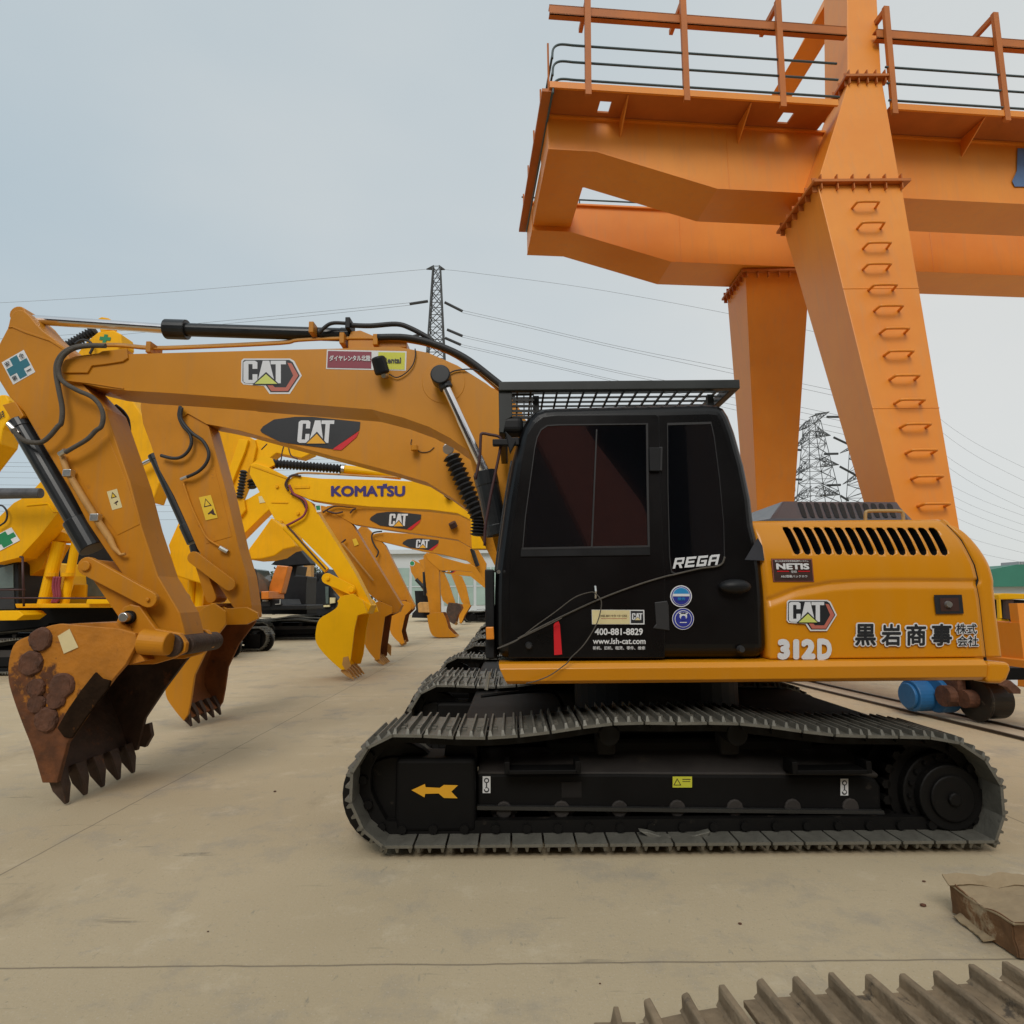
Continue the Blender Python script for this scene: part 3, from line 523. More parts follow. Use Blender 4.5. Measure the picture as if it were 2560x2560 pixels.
def undercarriage(root, dy, near=True):
    s = 1; Y = lambda v: v+dy
    def pr(l, a, b, **k): # traced on plane a for the near side, carried to y a+dy
        bm = B(); f = [p+Vector((0, dy, 0)) for p in PP(l, a)]; return add_poly(bm, f, [v+Vector((0, b-a, 0)) for v in f])
    fr = obj('track_frame', pr(Q('d3', 800,760, 800,945)+Q('d4', 1170,965, 1165,830, 1140,790, 1080,768, 0,762)+Q('d3', 1600,758), 3.93, 4.16), M['frame'], root, bevel=.02, seg=3)
    obj('guard', pr(Q('d3', 362,700, 375,680, 790,680, 795,1075, 370,1080, 355,1000), 3.86, 4.14), M['frame'], fr, bevel=.03, seg=3)
    bm = pr(Q('d3', 630,600, 800,595, 800,690, 620,690), 3.95, 4.12); pr2 = None; obj('adjuster_cover', bm, M['frame'], fr, bevel=.012)
    f = PP(Q('d3', 800,935)+Q('d4', 1180,960, 1185,980)+Q('d3', 800,955), 3.90); f = [p+Vector((0,dy,0)) for p in f]
    obj('flange', add_poly(B(), f, [v+Vector((0,.2,0)) for v in f]), mat('scuffed flange steel', (.05,.05,.048), .35, .5) if near and dy == 0 else M['frame'], fr)
    # top deck sloping inwards
    a = zx('d3', 830, 650, 3.93); b = zx('d4', 1090, 680, 3.93); zt_ = a.z+.10
    bm = add_poly(B(), [Vector((a.x, Y(3.95), a.z-.02)), Vector((b.x, Y(3.95), a.z-.02)), Vector((b.x-.05, Y(4.1), zt_)), Vector((a.x, Y(4.1), zt_))], [Vector((a.x, Y(4.3), a.z-.02)), Vector((b.x, Y(4.3), a.z-.02)), Vector((b.x-.05, Y(4.3), zt_)), Vector((a.x, Y(4.3), zt_))])
    bm.free(); f0 = PP(Q('d3', 802,757)+Q('d4', 1160,800, 1085,765), 3.932); f0 = [f0[0], Vector((f0[1].x, 3.932, f0[2].z)), None]; zt2 = P(q('d3', 1200, 612), 4.14).z
    fL = f0[0]+Vector((0,dy,0)); fR = f0[1]+Vector((0,dy,0)); bL = Vector((fL.x+.01, Y(4.14), zt2)); bR = Vector((fR.x-.12, Y(4.14), zt2)); dn = Vector((0,.02,-.03))
    obj('deck', add_poly(B(), [fL+dn, fR+dn, fR, fL], [Vector((bL.x, Y(4.16), fL.z-.03)), Vector((bR.x, Y(4.16), fR.z-.03)), bR, bL]), M['deckd'], fr, bevel=.012)
    for cx_ in (('d3', 1500, 600), ('d4', 370, 600)):
        p = zx(*cx_); obj('carrier_roller', tube(B(), [Vector((p.x, Y(3.86), p.z+.07)), Vector((p.x, Y(4.1), p.z+.07))], .065, 16), M['chain'], root, bevel=.01)
        obj('bracket', box(B(), p.x-.06, p.x+.06, Y(4.0), Y(4.12), p.z-.08, p.z+.06), M['dark'], fr, bevel=.02)  # dark block standing in for the shaded hole in the deck
    for i in range(7):
        p0 = zx('d3', 945, 1055); p1 = zx('d4', 1000, 1055); x = p0.x+(p1.x-p0.x)*i/6
        obj('track_roller', disc(disc(B(), (x, 0, .19), .085, Y(3.96), Y(4.16), 18), (x, 0, .19), .05, Y(3.92), Y(3.96), 12), M['deckd'], root, bevel=.008)
    c1_ = zx('d3', 330, 870); obj('idler', disc(disc(B(), (c1_.x+.02, 0, c1_.z), .31, Y(3.96), Y(4.05), 32), (c1_.x+.02, 0, c1_.z), .22, Y(3.94), Y(3.96), 28), M['chain'], root, bevel=.012)
    c2_ = zx('d4', 1475, 860); bm = disc(B(), (c2_.x, 0, c2_.z), .245, Y(3.90), Y(4.1), 32); disc(bm, (c2_.x, 0, c2_.z), .185, Y(3.84), Y(3.90), 32); disc(bm, (c2_.x, 0, c2_.z), .13, Y(3.82), Y(3.84), 28); disc(bm, (c2_.x, 0, c2_.z), .04, Y(3.80), Y(3.82), 8)
    fd = obj('final_drive', bm, M['chain'], root, bevel=.02, seg=3)
    for i in range(18): an = i*math.pi/9; obj('bolt', tube(B(), [Vector((c2_.x+.215*math.cos(an), Y(3.88), c2_.z+.215*math.sin(an))), Vector((c2_.x+.215*math.cos(an), Y(3.90), c2_.z+.215*math.sin(an)))], .012, 6), M['frame'], fd)
    bm = B()
    for i in range(21):
        an = i*2*math.pi/21
        tube(bm, [Vector((c2_.x+.31*math.cos(an), Y(3.96), c2_.z+.31*math.sin(an))), Vector((c2_.x+.31*math.cos(an), Y(4.02), c2_.z+.31*math.sin(an)))], .028, 6)
    disc(bm, (c2_.x, 0, c2_.z), .30, Y(3.96), Y(4.02), 32); disc(bm, (c2_.x-.02, 0, c2_.z), .345, Y(4.12), Y(4.2), 32); obj('sprocket', bm, M['chain'], root)
    if near:
        for a, b in ((('d3', 965), ('d3', 1335)), (('d4', 693), ('d4', 1080))):
            p = zx(a[0], a[1], 745, 3.86); p2 = zx(b[0], b[1], 745, 3.86); bm = box(B(), p.x, p2.x, 3.82+dy, 3.95+dy, p.z-.012, p.z+.012)
            box(bm, p.x-.02, p.x+.012, 3.82+dy, 3.95+dy, p.z-.01, p.z+.06); box(bm, p2.x-.012, p2.x+.02, 3.82+dy, 3.95+dy, p.z-.01, p.z+.06); obj('step', bm, M['frame'], fr, bevel=.004)
        p = zx('d3', 1305, 835); obj('slot', box(B(), p.x-.06, p.x+.06, 3.926+dy, 3.95+dy, p.z-.05, p.z+.04), M['dark'], fr)
        sk = PP(Q('d3', 1670,1068, 1720,1075, 1800,1100)+Q('d4', 0,1100, 150,1095, 250,1070, 230,1105, 150,1125, 0,1128)+Q('d3', 1800,1125, 1720,1100), 3.80); sk = [p+Vector((0,dy,0)) for p in sk]
        obj('track_guide', add_poly(B(), sk, [v+Vector((0,.05,0)) for v in sk]), M['shoe'], fr, bevel=.006)
def local_copy(o, parent):
    c = o.copy(); COL.objects.link(c); c.parent = parent; OFF[c.name] = OFF.get(o.name, Vector())
    for ch in list(o.children): local_copy(ch, c)
    return c
def barrel(name, a, b, r, parent, m='cyl', cap=1.22, capl=.10):
    d = (b-a).normalized(); bm = tube(B(), [a, b-d*capl], r, 20); tube(bm, [b-d*capl*1.15, b], r*cap, 20)
    tube(bm, [a-d*.02, a+d*.06], r*1.08, 20)
    return obj(name, bm, M[m], parent, bevel=.006)
def eye(bm, c, r, y0, y1, seg=20): return tube(bm, [(c.x, y0, c.z), (c.x, y1, c.z)], r, seg)
def bucket(root, back, front, Y0, Y1, lip, tip, n_=5, m='cat', inner='rust', teeth_m=None, far=None, tw=.085, shell_m=None):
    """open scoop: two side plates, curved back shell, lip and teeth. back: native points ear->lip, front: lip->ear"""
    bk = spline(PP(back, Y0), 3); fr = PP(front, Y0); th = .03
    side = bk+fr; bm = B()
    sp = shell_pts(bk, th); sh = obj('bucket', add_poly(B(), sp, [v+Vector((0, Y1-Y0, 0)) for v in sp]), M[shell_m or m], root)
    for y in (Y0-.012, Y1-.028):
        f = [Vector((p.x, y, p.z)) for p in side]
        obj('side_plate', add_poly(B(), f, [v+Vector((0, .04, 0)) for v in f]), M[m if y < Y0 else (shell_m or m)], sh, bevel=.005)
    L = P(lip, Y0); T = P(tip, Y0); L.z = max(L.z, .06); T.z = max(T.z, .012)
    d = (T-L).normalized(); nrm = Vector((-d.z, 0, d.x))
    for i in range(n_):
        y = Y0+.03+(Y1-Y0-.06-tw)*i/(n_-1)
        a = [L-d*.06-nrm*.035, L-d*.06+nrm*.045, L+(T-L)*.35+nrm*.04, T+nrm*.008, T-nrm*.008, L+(T-L)*.35-nrm*.035]
        f = [Vector((p.x, y, p.z)) for p in a]; b = [Vector((p.x, y+tw, p.z)) for p in a]
        for j in (3, 4): f[j].y += tw*.33; b[j].y -= tw*.33
        for j in (2, 5): f[j].y += tw*.06; b[j].y -= tw*.06
        obj('tooth', add_poly(B(), f, b), M[teeth_m or 'ruststeel'], sh, bevel=.010, seg=3)
    return sh, bk, fr
def shell_pts(bk, th):
    c = (bk[0]+bk[-1])/2; mid = bk[len(bk)//2]; inn = []
    for i, p in enumerate(bk):
        a = bk[max(0, i-1)]; b = bk[min(len(bk)-1, i+1)]; t = (b-a).normalized(); n_ = Vector((t.z, 0, -t.x))
        if n_.dot(c-mid) < 0: n_ = -n_
        inn.append(p+n_*th)
    return bk+inn[::-1]
# ---------------------------------------------------------------- nearest excavator
A = thing('excavator', 'nearest excavator, with a glossy black cab, rusty bucket and lettered side panel', 'excavator', (1.1, 5.0, 0), 'amber excavators parked in a row')
trA = track(A, TY0); undercarriage(A, 0, True)
trA2 = track(A, TY0+2.06); undercarriage(A, 2.02, False)
bm = box(B(), -.35, 2.5, 4.2, 5.85, .36, .62); box(bm, .2, 1.9, 4.1, 5.95, .42, .56); cb = obj('car_body', bm, M['frame'], A, bevel=.03)
obj('platform', box(B(), -.55, 3.3, 3.86, 6.2, bot+.03, top-.02) if 0 else box(B(), P(q('d3', 962, 262), 3.8).x+.03, 3.1, 3.86, 6.2, .93, 1.0), M['frame'], A)
obj('swing_ring', tube(B(), [Vector((1.1, 5.0, .60)), Vector((1.1, 5.0, .90))], .62, 40), M['chain'], A, bevel=.01)
obj('travel_motor_hose', tube(B(), spline([P(q('d3', 820, 345), 4.3), P(q('d3', 1000, 325), 4.35), P(q('d3', 1200, 320), 4.4), P(q('d3', 1260, 400), 4.5)], 5), .012, 6), M['frame'], cb)
FY = 3.80
# --- lower skirt
sk = Q('d3', 915,142)+Q('d2', 0,1250, 1690,1258, 1700,1300, 1692,1385, 1650,1394, 0,1392)+Q('d3', 965,266, 940,235)
bot = P(q('d2', 0, 1392), 3.74).z; top = P(q('d2', 0, 1250), 3.76).z
lx = P(q('d3', 915, 145), 3.76).x; lx2 = P(q('d3', 962, 262), 3.74).x; rx = P(q('d2', 1694, 1300), 3.74).x
def loftY(name, rows, m, parent, **kw):  # rows: list of lists of points (grid)
    bm = B(); vs = [[bm.verts.new(p) for p in r] for r in rows]
    for a, b in zip(vs, vs[1:]):
        for i in range(len(a)-1): bm.faces.new((a[i], a[i+1], b[i+1], b[i]))
    return obj(name, bm, m, parent, **kw)
pr_ = [(3.80, top), (3.755, top-.006), (3.735, top-.03), (3.73, bot+.09), (3.745, bot+.02), (3.78, bot), (4.1, bot), (4.1, top)]
xl_ = lambda z: lx+(lx2-lx)*((top-z)/(top-bot))**1.5
bm = add_poly(B(), [Vector((xl_(z), y, z)) for y, z in pr_], [Vector((rx, y, z)) for y, z in pr_]); obj('side_skirt', bm, M['catclean'], A, bevel=.004)
# counterweight: traced end profile, curved towards the rear
cwr = PP(Q('d2', 1500,378, 1545,382, 1605,412, 1680,520, 1738,640, 1766,745, 1772,860, 1795,1060, 1822,1252, 1850,1262, 1856,1312, 1830,1375, 1795,1398, 1694,1394), 3.80)
seam = PP(Q('d2', 1692,1394, 1700,1300, 1690,1252, 1665,1040, 1645,860, 1628,775, 1640,740, 1620,640, 1560,480, 1500,378), 3.80)
seam = [Vector((p.x+.008, p.y, p.z)) for p in seam]
ztop = P(q('d2', 240, 363), 3.95).z
def bodyY(z):   # inward curve of the upper side
    t = max(0, (z-(ztop-.42))/.42); return FY+.0+.15*(1-math.sqrt(max(0, 1-t*t)))
def xat(l, z):
    l = sorted(l, key=lambda p: p.z)
    for a, b in zip(l, l[1:]):
        if a.z <= z <= b.z: return a.x+(b.x-a.x)*(z-a.z)/max(1e-6, b.z-a.z)
    return l[0].x if z < l[0].z else l[-1].x
rout = spline(PP(Q('d2', 1820,1252, 1800,1090, 1778,930, 1768,800, 1762,730, 1738,640, 1700,560, 1655,490, 1605,425, 1562,392, 1530,380), 3.80), 6)
seam_u = [p for p in seam if p.z > top]
bm = B(); rows = []; NZ = 60
for k in range(NZ+1):
    z = top+.002+(ztop-top-.004)*k/NZ; a_ = xat(seam_u, z); b_ = max(xat(rout, z), a_+.02); y0_ = bodyY(z); rr_ = min(.12, (b_-a_)*.45); row = [(a_, y0_), (a_+(b_-a_-rr_)*.5, y0_)]
    for q_ in range(7): an = math.pi/2*q_/6; row.append((b_-rr_+rr_*math.sin(an), y0_+rr_*(1-math.cos(an))))
    row += [(b_+.05, 4.6), (b_+.06, 5.0), (b_+.05, 5.5), (b_, 6.1), (b_-.1, 6.2), (a_, 6.2)]
    rows.append([bm.verts.new((x, y, z)) for x, y in row])
for a_, b_ in zip(rows, rows[1:]):
    for i in range(len(a_)): bm.faces.new((a_[i], a_[(i+1) % len(a_)], b_[(i+1) % len(a_)], b_[i]))
bm.faces.new(rows[0][::-1]); bm.faces.new(rows[-1])
cw = obj('counterweight', bm, M['catclean'], A)
for p in cw.data.polygons: p.use_smooth = len(p.vertices) == 4
lw = PP(Q('d2', 1700,1254, 1700,1300, 1698,1394, 1790,1398, 1830,1376, 1856,1312, 1850,1262), 3.74)
obj('bumper', add_poly(B(), lw, [v+Vector((0, 2.5, 0)) for v in lw]), M['catclean'], cw, bevel=.025, seg=4)
# engine housing: lofted side with a crease and louvres
lft = PP(Q('d2', 325,1245, 318,1060, 310,900, 303,760, 285,600, 262,460, 240,365), FY)
zs = [top+.004+(ztop-top-.004)*i/80 for i in range(81)]
def xat(l, z):
    l = sorted(l, key=lambda p: p.z)
    for a, b in zip(l, l[1:]):
        if a.z <= z <= b.z: return a.x+(b.x-a.x)*(z-a.z)/(b.z-a.z)
    return l[0].x if z < l[0].z else l[-1].x
crz = [(q('d2', x, y)) for x, y in ((310,862),(480,795),(700,755),(900,742),(1150,740),(1630,742))]
crw = [P(c, FY) for c in crz]
def crease(x):
    for a, b in zip(crw, crw[1:]):
        if a.x <= x <= b.x: return a.z+(b.z-a.z)*(x-a.x)/(b.x-a.x)
    return crw[0].z if x < crw[0].x else crw[-1].z
NX = 48; bm = B(); grid = []
for z in zs:
    xa, xb = xat(lft, z)-.01, xat(seam, z)-.012; row = []
    for i in range(NX+1):
        x = xa+(xb-xa)*i/NX; dzc = z-crease(x); y = bodyY(z)
        y += -.006 if dzc < -.05 else (.0 if dzc > .012 else (-.006+.020*(dzc+.05)/.05 if dzc < 0 else .014*(1-dzc/.012)))
        row.append(bm.verts.new((x, y, z)))
    grid.append(row)
xa, xb = lft[-1].x-.01, seam[-1].x-.012
for y, z in ((4.05, ztop+.012), (4.6, ztop+.03), (5.9, ztop+.03), (6.2, ztop-.05), (6.2, top)):
    grid.append([bm.verts.new((xa+(xb-xa)*i/NX, y, z)) for i in range(NX+1)])
grid.append([bm.verts.new((grid[0][i].co.x, 3.95, top+.004)) for i in range(NX+1)])
for a, b in zip(grid, grid[1:]+[grid[0]]):
    for i in range(NX): bm.faces.new((a[i], a[i+1], b[i+1], b[i]))
bm.faces.new([r[0] for r in grid][::-1]); bm.faces.new([r[-1] for r in grid])
hood = obj('engine_housing', bm, M['catclean'], A, mats=[M['catclean'], M['dark']], smooth=False)
for p in hood.data.polygons: p.use_smooth = True
# louvre slots cut in
cb_ = B(); n0 = (410, 398); 
for i in range(15):
    x = 412+i*66.5; y0 = 396+i*.4; w2 = 22
    sl_ = [(x, y0+14), (x+6, y0), (x+34, y0), (x+48, y0+14)] if i == 0 else [(x-2, y0+10), (x+10, y0), (x+36, y0+2), (x+50, y0+18)]
    sl_ += [(x+88, y0+150), (x+86, y0+172), (x+72, y0+183), (x+54, y0+178), (x+44, y0+160)]
    add_poly(cb_, *[[Vector((v.x, yy, v.z)) for v in PP([q('d2', a, b) for a, b in sl_], 3.84)] for yy in (3.6, 4.06)])
bmesh.ops.recalc_face_normals(cb_, faces=cb_.faces)
cm = bpy.data.meshes.new('c'); cb_.to_mesh(cm); cb_.free(); cm.materials.append(M['dark']); cm.transform(Matrix.Translation(-OFF[A.name])); co = bpy.data.objects.new('c', cm); COL.objects.link(co); co.parent = A
bo = hood.modifiers.new('b', 'BOOLEAN'); bo.operation = 'DIFFERENCE'; bo.object = co; bo.solver = 'EXACT'; bo.material_mode = 'TRANSFER'
bpy.context.view_layer.update()
nm = bpy.data.meshes.new_from_object(hood.evaluated_get(bpy.context.evaluated_depsgraph_get())); hood.modifiers.clear(); hood.data = nm; bpy.data.objects.remove(co)
# louvre inner brace
obj('seal', tube(B(), [Vector((p.x-.004, bodyY(p.z)+.01, p.z)) for p in seam], .008, 6), M['dark'], hood)
# black cover on top
hy = 4.55; cvp = Q('d2', 232,362, 262,318, 400,236, 1130,240, 1170,252, 1232,330, 1238,372)
cz = P(q('d2', 240, 372), hy).z
bm = B(); f = PP(Q('d2', 232,374, 238,360, 330,352, 1205,354, 1236,360, 1238,374), hy); t_ = PP(Q('d2', 400,238, 1130,243), hy+.28)
bot_ = [Vector((p.x, p.y, p.z)) for p in f]
fl0 = [bm.verts.new(p) for p in f]; tv = [bm.verts.new(p) for p in t_]; tb = [bm.verts.new(p+Vector((0,.7,0))) for p in t_]; bb = [bm.verts.new(Vector((p.x, hy+1.3, p.z))) for p in f]
bm.faces.new(fl0); bm.faces.new((fl0[2], tv[0], tv[1], fl0[3])); bm.faces.new((tv[0], tb[0], tb[1], tv[1])); bm.faces.new((tb[0], bb[2], bb[3], tb[1]))
bm.faces.new((fl0[1], bb[1], bb[2], tb[0], tv[0], fl0[2])); bm.faces.new((fl0[4], fl0[3], tv[1], tb[1], bb[3], bb[4])); bm.faces.new((fl0[0], bb[0], bb[1], fl0[1])); bm.faces.new((fl0[5], fl0[4], bb[4], bb[5])); bm.faces.new(bb[::-1])
M['hoodgrey'] = mat('grey painted sheet cover', (.045, .048, .058), .35, coat=.1, var=.1)
hc = obj('hood_cover', bm, M['hoodgrey'], A, bevel=.015, seg=3)
a0, a1, b0, b1 = f[2], f[3], t_[0], t_[1]
nrm_ = (a1-a0).cross(b0-a0).normalized(); nrm_ = nrm_ if nrm_.y < 0 else -nrm_
def onpl(c_): r = ray(c_); o = Vector((0, 0, HC)); return o+r*((a0-o).dot(nrm_)/r.dot(nrm_))+nrm_*.004
bm = B()
for i in range(12):
    x = 492+i*51.5; y0 = 246+i*.6; h_ = 96-(i > 8)*6
    bm.faces.new([bm.verts.new(onpl(q('d2', *c_))) for c_ in ((x, y0+4), (x+8, y0), (x+24, y0+2), (x+36, y0+14), (x+62, y0+h_), (x+40, y0+h_), (x+30, y0+h_-10))])
obj('louvre', bm, M['dark'], hc)
obj('hand_rail', tube(B(), spline(PP(Q('d2', 925,370, 925,315, 945,300, 1050,298, 1145,300, 1162,318, 1165,370), 4.0), 3), .011, 8), mat('tan painted tube', (.42,.27,.10), .5), A)
# latch, stickers and lettering on the side
DH = Dec(q('m6', 0, 0), q('m6', 1932, 0), q('m6', 0, 1095), FY-.012, A, 1932, 1095)
lt = decal('latch', DH, [([(1395,410),(1620,408),(1636,560),(1412,563)], 'ink', 2), ([(1440,435),(1590,433),(1600,540),(1450,542)], 'dark' if 0 else 'brown', 3)], A)
pk = P(q('m6', 1513, 487), FY-.02); obj('lock', tube(B(), [pk, pk-Vector((0,.015,0))], [.022, .018], 16), M['steel'], lt)
hexlogo(q('m6', 210, 450), q('m6', 618, 450), q('m6', 210, 700), FY-.014, A)
def T(nm, s, d, x0, y0, x1, y1, m, par=None, bold=0, lift=.006, **k): return text(nm, s, d, x0, y0, x1, y1, M[m], par or d.p, bold, lift, **k)
T('lettering', '312', DH, 138,764, 442,930, 'silver', bold=.075); T('lettering', 'D', DH, 456,760, 574,932, 'silver', bold=.07)
for i, ch in enumerate('黒岩商事'):
    x0 = [760,972,1172,1374][i]; x1 = [928,1130,1332,1540][i]
    T('lettering', ch, DH, x0-12,632, x1+12,828, 'white', bold=.085, lift=.004); T('lettering', ch, DH, x0,642, x1,818, 'ink', bold=.030, lift=.007)
for s_, x0, x1, y0, y1 in (('株式',1572,1740,640,722), ('会社',1582,1752,738,822)):
    T('lettering', s_, DH, x0-8,y0-8, x1+8,y1+8, 'white', bold=.10, lift=.004); T('lettering', s_, DH, x0,y0, x1,y1, 'ink', bold=.012, lift=.007)
DN = Dec(q('m6', 88, 118), q('m6', 418, 118), q('m6', 105, 306), bodyY(P(q('m6', 200, 200), FY).z)-.006, A, 330, 188)
st = decal('sticker', DN, [(rect(0,0,330,188), 'brown', 0), (rect(4,4,326,184), 'pink', 1), (rect(8,8,322,180), 'brown', 2), (rect(36,98,132,106), 'red', 3), (rect(206,98,300,106), 'red', 3)], A)
T('lettering', 'NETIS', DN, 30,38, 296,88, 'white', st, bold=.05, lift=.012); T('lettering', '登録', DN, 145,96, 192,116, 'white', st, lift=.012)
T('lettering', '国土交通省新技術情報提供システム', DN, 24,12, 292,28, 'white', st, lift=.012, res=1); T('lettering', 'ABS搭載バックホウ', DN, 60,132, 272,154, 'white', st, bold=.01, lift=.012, res=1)
# ---------------------------------------------------------------- cab
CYB = 4.72
sil = Q('d1', 92,1898, 92,1500, 98,1330, 130,1080, 160,860, 200,640, 240,500, 268,420, 300,360, 345,315, 410,292, 470,287, 1450,262, 1520,268, 1565,290, 1600,345, 1640,450, 1700,660, 1745,880, 1762,1040, 1790,1160, 1815,1330, 1830,1500, 1842,1898)
cabo = obj('cab', prism(sil, FY, CYB), M['black'], A, bevel=.085, seg=6)
for p in cabo.data.polygons: p.use_smooth = False
cabo.modifiers['bevel'].angle_limit = R(60)
def side(name, l, lift, m, parent, th=.012, bevel=.004):  # raised panel lying on the cab side
    f = PP(l, FY-lift); return obj(name, add_poly(B(), f, [v+Vector((0, th, 0)) for v in f]), M[m], parent, bevel=bevel)
# door panel outline, windows
door = side('door', Q('d1', 180,1895, 190,1240, 215,1000, 262,640, 300,470, 345,400, 400,360, 480,350, 1120,345, 1140,360, 1148,700, 1165,1200, 1178,1370, 1175,1895), .008, 'black', cabo, th=.014, bevel=.005)
M['seal'] = mat('window rubber seal', (.022,.022,.024), .5)
def ringpanel(name, l, k, lift, m, parent):
    f = PP(l, FY-lift); c = sum(f, Vector())/len(f); g = [c+(p-c)*k for p in f]; bm = B(); n_ = len(f)
    rows = [[bm.verts.new(p) for p in f], [bm.verts.new(p) for p in g], [bm.verts.new(p+Vector((0,.01,0))) for p in g], [bm.verts.new(p+Vector((0,.01,0))) for p in f]]
    for j in range(4):
        a, b = rows[j], rows[(j+1) % 4]
        for i in range(n_): bm.faces.new((a[i], a[(i+1) % n_], b[(i+1) % n_], b[i]))
    return obj(name, bm, M[m], parent)
w1 = Q('d1', 268,1205, 285,1000, 318,760, 345,560, 360,490, 385,440, 425,413, 500,408, 1068,402, 1072,800, 1080,1190)
g_ = side('window', w1, .012, 'glass', door, th=.01, bevel=0); ringpanel('seal', w1, .975, .018, 'seal', g_)
side('frame', Q('d1', 738,440, 746,440, 716,1190, 706,1190), .020, 'seal', g_, th=.01, bevel=0)
side('frame', Q('d1', 262,1195, 1082,1190, 1082,1240, 258,1250), .016, 'blackm', g_, th=.012, bevel=.002)
w2 = Q('d1', 1190,400, 1470,392, 1490,480, 1525,750, 1552,1050, 1556,1265, 1540,1298, 1500,1315, 1240,1362, 1215,1350, 1203,1250, 1192,800)
g2_ = side('window', w2, .006, 'glass', cabo, th=.01, bevel=0); ringpanel('seal', w2, .975, .010, 'seal', g2_)
# grab rail line, trim strip rising to the right
def line(name, l, r, m, parent, Y=FY-.02): return shade_tube(name, tube(B(), spline(PP(l, Y), 4), r, 6), M[m], parent)
line('trim', Q('d1', 240,1770, 500,1640, 760,1520, 1000,1430, 1170,1378, 1240,1362, 1400,1325, 1500,1312, 1540,1292, 1555,1250), .006, 'hosegy', cabo, Y=FY-.018)
side('handle', Q('d1', 1075,555, 1150,555, 1145,705, 1080,705), .03, 'blackm', door, th=.02); side('bracket', Q('d1', 1140,550, 1162,552, 1158,705, 1136,700), .02, 'seal', door)
side('latch', Q('d1', 1110,1540, 1190,1530, 1200,1560, 1205,1720, 1100,1705, 1110,1690, 1120,1680), .014, 'seal', cabo)
pd = P(q('d1', 1620, 1440), FY-.03); bm = B(); bmesh.ops.create_uvsphere(bm, u_segments=20, v_segments=10, radius=1, matrix=Matrix.Translation(pd) @ Matrix.Diagonal((.098,.05,.045,1))); obj('air_duct', bm, M['blackm'], cabo, smooth=True)
for x, y in ((1655,1838),(310,1815)): pd = P(q('d1', x, y), FY-.01); obj('stopper', tube(B(), [pd, pd-Vector((0,.03,0))], [.024,.016], 12), M['rubber'], cabo)
pv = P(q('d1', 1722, 1240), FY-.004); facepoly('panel', PP(Q('d1', 1765,1130, 1795,1180, 1808,1275, 1682,1270), FY-.004), M['hoodgrey'], cabo)
# stickers on the door
DM = Dec(q('m5', 0, 0), q('m5', 1932, 0), q('m5', 0, 1176), FY-.012, A, 1932, 1176)
s1 = decal('sticker', DM, [([(668,186),(1220,188),(1222,340),(672,340)], 'white', 0), ([(672,190),(1066,192),(1068,336),(676,336)], 'cream', 1), ([(1078,198),(1208,200),(1210,326),(1080,326)], 'ink', 1), (rect(765,276,1035,280), 'pink', 2)]+catword(1090,222,1200,292, 2, 'cream'), cabo, 'cream and black dealer sticker')
T('lettering', '威斯特中国', DM, 756,238, 1036,260, 'brown', s1, lift=.008, res=1)
T('lettering', '400-881-8829', DM, 700,380, 1204,452, 'white', cabo, bold=.03); T('lettering', 'www.lsh-cat.com', DM, 680,484, 1232,546, 'white', cabo, bold=.02)
T('lettering', '新机、旧机、租赁、零件、维修', DM, 680,568, 1228,606, 'white', cabo, bold=.01, res=1)
decal('sticker', DM, [([(320,306),(335,340),(358,655),(275,662),(268,345),(285,322)], 'red', 0)], cabo, 'red tapering sticker')
def circ(cx, cy, r, n_=36, a0=0, a1=2*math.pi): return [(cx+r*math.cos(a0+(a1-a0)*i/n_), cy+r*math.sin(a0+(a1-a0)*i/n_)) for i in range(n_)]
DD = Dec(q('d1', 0, 0), q('d1', 1932, 0), q('d1', 0, 1932), FY-.008, A, 1932, 1932)
c_ = decal('sticker', DD, [(circ(1277,1501,69), 'white', 0), (circ(1277,1501,62), 'royal', 1), (circ(1277,1501,56), 'silver', 2), (circ(1277,1501,53, 36, math.pi, 2*math.pi)+[(1330,1501)], 'blue', 3), (circ(1277,1501,53, 36, 0, math.pi)+[(1224,1501)], 'royal', 3), (rect(1225,1486,1329,1502), 'silver', 4)], cabo, 'round light blue and white sticker')
T('lettering', '服务', DD, 1252,1508, 1302,1528, 'blue', c_, bold=.02, lift=.012, res=1)
c_ = decal('sticker', DD, [(circ(1290,1645,69), 'white', 0), (circ(1290,1645,65), 'royal', 1), (circ(1290,1645,54), 'white', 2), (circ(1290,1645,50), 'royal', 3), (circ(1290,1628,24, 20), 'silver', 4), (circ(1290,1640,16, 20), 'royal', 5), (rect(1262,1606,1318,1614), 'white', 4), (rect(1268,1665,1312,1670), 'white', 4)], cabo, 'round dark blue sticker with a globe')
DR = Dec(q('d1', 1228, 1248), q('d1', 1530, 1222), q('d1', 1228, 1326), FY-.012, A, 302, 78)
# word in slanted square letters
def sq(l, x0): return [(x0+a*62+(1-b)*16, 12+b*66*1.0) for a, b in l]
RG = [([(0,1),(0,0),(1,0),(1,.6),(.75,.62),(1,1),(.72,1),(.5,.64),(.25,.62),(.25,1)], 0), ([(0,1),(0,0),(1,0),(1,.22),(.25,.22),(.25,.4),(.9,.4),(.9,.6),(.25,.6),(.25,.78),(1,.78),(1,1)], 1),
      ([(0,1),(0,0),(1,0),(1,.22),(.25,.22),(.25,.78),(.75,.78),(.75,.6),(.4,.6),(.4,.42),(1,.42),(1,1)], 2), ([(0,1),(0,.15),(.15,0),(1,0),(1,1),(.75,1),(.75,.65),(.25,.65),(.25,1)], 3)]
pl = [(sq(l, i*74-4), 'silver', 0) for l, i in RG]+[(sq([(.25,.2),(.78,.2),(.78,.42),(.25,.42)], -4), 'ink', 1), (sq([(.27,.22),(.75,.22),(.75,.45),(.25,.45)], 218), 'ink', 1)]
decal('lettering', DR, pl, cabo)
